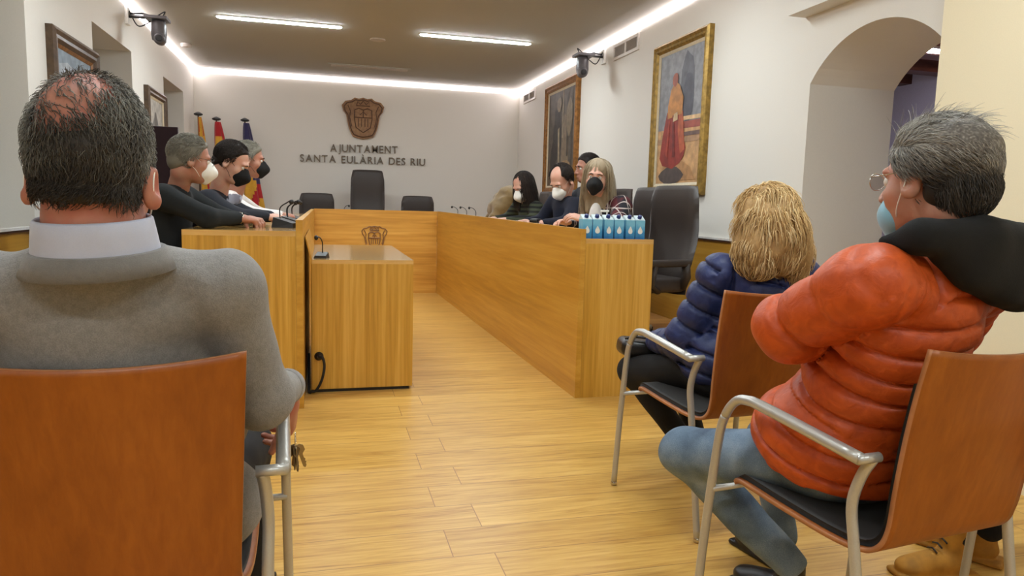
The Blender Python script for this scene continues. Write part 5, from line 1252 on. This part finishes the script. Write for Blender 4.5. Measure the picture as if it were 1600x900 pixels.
H = at(362, 254, 5.05); tE, T, R = councillor('dark-haired man in navy jacket and black mask bowing at left desk', H, -98, 26, (-.98, 5.14, .70), vec(-.70, 5.34, 1.17), vec(-.715, 4.93, 1.175),
    [(vec(-.52, 5.36, DZ+.055), vec(-.36, 5.19, DZ+.055), (.75, -.6, -.05), (-.2, .1, .95), -1), (vec(-.545, 4.88, DZ+.06), vec(-.375, 5.00, DZ+.055), (.8, .5, -.05), (-.3, -.4, .85), 1)],
    ('navy_jacket', 'jacket'), 'mask_black', short_hair('hair_e', 2600, .45, (.022, .05), .009, .035, seed=4), 'skin_c', torso=dict(hw=.165, dp=.125, belly=.04, sh=.060), sleeve_r=.056)
S = Solid(.02); S.cone(vec(-.61, 5.10, 1.15), vec(-.58, 5.12, 1.20), .046, .050); S.cone(vec(-.60, 5.10, 1.12), vec(-.57, 5.12, 1.28), .044, .044, sub=True, k=.005)
sbuild('shirt_collar', S.mesh(.006), M['shirt'], tE)
H = at(389, 250, 5.75); councillor('person in white shirt and black mask behind the bowing man', H, -84, 6, (-.95, 5.85, .70), vec(-.68, 6.05, 1.19), vec(-.70, 5.66, 1.19),
    [(vec(-.50, 6.05, DZ+.05), vec(-.33, 5.86, DZ+.05), (.75, -.6, -.05), (-.2, .1, .95), -1), (vec(-.505, 5.60, DZ+.055), vec(-.33, 5.68, DZ+.055), (.8, .45, -.05), (-.3, -.4, .85), 1)],
    ('shirt_white', 'shirt'), 'mask_black', short_hair('hair_d', 1500, .6, (.02, .04), .010, .05, seed=6), 'skin_b', torso=dict(hw=.16, dp=.12, sh=.055), sleeve_r=.052)
# right desk, farthest first
H = at(818, 291, 6.60); councillor('woman with long dark hair, white mask and green striped jumper', H, 118, 30, (2.17, 6.72, .70), at(838, 326, 6.50), at(812, 320, 6.86),
    [(vec(1.90, 6.36, DT+.06), vec(1.70, 6.50, DT+.052), (-.8, .3, 0), (.1, -.2, .95), -1), (vec(1.82, 6.98, DT+.06), vec(1.66, 6.86, DT+.052), (-.75, -.5, 0), (.1, .2, .95), 1)],
    ('stripes', 'jumper'), 'mask_white', long_hair('hair_e', 9, .45, .24, n=1500), 'skin_c', torso=dict(hw=.155, dp=.12, sh=.055), sleeve_r=.054)
H = at(878, 283, 5.62); councillor('balding man in navy sweater and white mask looking down', H, 122, 36, (2.20, 5.72, .70), at(898, 322, 5.50), at(868, 315, 5.86),
    [(vec(1.90, 5.38, DT+.06), vec(1.74, 5.48, DT+.055), (-.8, .35, 0), (.2, -.2, .9), -1), (vec(1.86, 5.98, DT+.06), vec(1.70, 5.86, DT+.055), (-.7, -.5, 0), (.1, .2, .95), 1)],
    ('navy', 'sweater'), 'mask_white', short_hair('hair_e', 2000, .45, (.02, .04), .010, .03, bald=((0, .065, .115), (.062, .075, .06)), seed=12), 'skin_c', torso=dict(hw=.165, dp=.125, belly=.05, sh=.060), sleeve_r=.058)
H = at(918, 264, 6.15); councillor('dark-haired man half hidden behind the blonde woman in plaid', H, 96, 4, (2.50, 6.2, .76), at(930, 305, 5.98), at(910, 303, 6.38),
    [(vec(2.18, 5.92, DT+.10), vec(2.02, 6.02, DT+.075), (-.8, .3, 0), (.1, -.2, .95), -1), (vec(2.12, 6.5, DT+.10), vec(2.00, 6.40, DT+.075), (-.75, -.4, 0), (.1, .2, .95), 1)],
    ('navy_jacket', 'jacket'), None, short_hair('hair_e', 2000, .4, (.02, .04), .010, .05, seed=14), 'skin_b', torso=dict(hw=.165, dp=.125, sh=.060), sleeve_r=.056)
H = at(933, 278, 4.92); tJ, T, R = councillor('ash blonde woman in plaid jacket and black mask facing camera', H, 150, 2, (2.17, 5.02, .70), at(972, 322, 4.84), at(928, 318, 5.14),
    [(vec(2.02, 4.66, DT+.085), vec(1.84, 4.80, DT+.095), (-.75, .35, .25), (.4, -.5, .6), -1), (vec(1.98, 5.24, DT+.06), vec(1.80, 5.06, DT+.07), (-.75, -.35, .10), (.1, .3, .9), 1)],
    ('plaid', 'jacket'), 'mask_black', long_hair('hair_j', 17, .55, .25, vol=.004, n=2600, wave=.013), 'skin_c', roll=-5, torso=dict(hw=.16, dp=.125, sh=.062), sleeve_r=.060, curl=.45)
S = Solid(.03); S.ell(at(930, 343, 4.86), (.052, .045, .12), hrot(125), k=.03); sbuild('blouse', S.mesh(.008, wr(3, .003)), M['shirt_white'], tJ)
# coat over the chair
t = thing('coat', 'olive brown coat draped over the chair beside the striped jumper woman', 'coat', (2.05, 7.7, .6)); g_ = waves(91, (20, 45))
S = Solid(.05); c = at(793, 312, 7.75)
S.ell(c+vec(.03, 0, .03), (.16, .22, .12)); S.ell(c+vec(-.05, -.02, -.10), (.17, .25, .14)); S.cone(c+vec(.05, -.18, .05), c+vec(-.16, -.2, -.22), .07, .10); S.cone(c+vec(.05, .10, .05), c+vec(-.12, .2, -.25), .08, .10); S.ell(c+vec(.04, -.10, .06), (.10, .10, .07))
g2_ = waves(92, (60,)); o = sbuild('coat_cloth', S.mesh(.009, lambda P_, U: .018*np.abs(g_(P_))+.004*g2_(P_)-.01), M['coat'], t)
# ================= person mostly outside the right edge of the frame
t = person('person cut off by right frame edge, dark trousers and tan boots', (2.24, 1.40, 0))
s = 1.08; R = hrot(5, 0, 0); H = vec(2.25, 1.36, 1.33); N = vec(2.24, 1.34, 1.14); S = Solid(.02); T = head_solid(S, H, R, s, N)
inner_arms(S, N, vec(2.24, 1.33, 1.0), ((vec(2.04, 1.33, 1.05), vec(2.00, 1.46, .78), vec(2.11, 1.78, .62)), (vec(2.44, 1.33, 1.05), vec(2.50, 1.46, .78), vec(2.37, 1.78, .62))))
hand_into(S, (2.12, 1.80, .60), (.4, .8, -.2), (0, 0, 1), -1); hand_into(S, (2.36, 1.80, .60), (-.4, .8, -.2), (0, 0, 1), 1); sbuild('body', S.mesh(.006), M['skin_b'], t)
eyes_etc(t, T, s, R); short_hair('hair_e', 1500, .4, seed=21)(t, T, R, s)
S = Solid(.035); P = vec(2.24, 1.42, .52); SL, SR = vec(2.04, 1.33, 1.05), vec(2.44, 1.33, 1.05); torso_solid(S, P, SL, SR, N, sh=.06)
S.cone(SL, (2.00, 1.46, .78), .064, .056).cone((2.00, 1.46, .78), (2.11, 1.78, .62), .054, .04).cone(SR, (2.50, 1.46, .78), .064, .056).cone((2.50, 1.46, .78), (2.37, 1.78, .62), .054, .04)
sbuild('jacket', S.mesh(.011, wr(5, .004)), M['navy_jacket'], t)
S = Solid(.04); S.cone((2.14, 1.44, .545), (2.08, 1.86, .50), .09, .068).cone((2.08, 1.86, .50), (2.06, 1.80, .13), .064, .050).cone((2.34, 1.44, .545), (2.36, 1.86, .50), .09, .068).cone((2.36, 1.86, .50), (2.24, 1.84, .13), .064, .05).ell(P, (.17, .15, .09)); sbuild('trousers', S.mesh(.009, wr(6, .003)), M['trouser'], t)
for k_, (a_, d_) in enumerate((((2.05, 1.80, .12), (-.97, .12)), ((2.24, 1.86, .12), (-.5, .85)))):
    g, d, lat = shoe(t, a_, d_, M['boot'], 1.05, 'boot', .0055, .16)
    b = MB()
    for j in range(4): q = g+d*(.075-.016*j)*1.05+vec(0, 0, .088+.016*j); b.tube([q-lat*.022, q+vec(0, 0, .008), q+lat*.022], .003, 6)
    b.build('laces', M['black'], t, True, world=True)
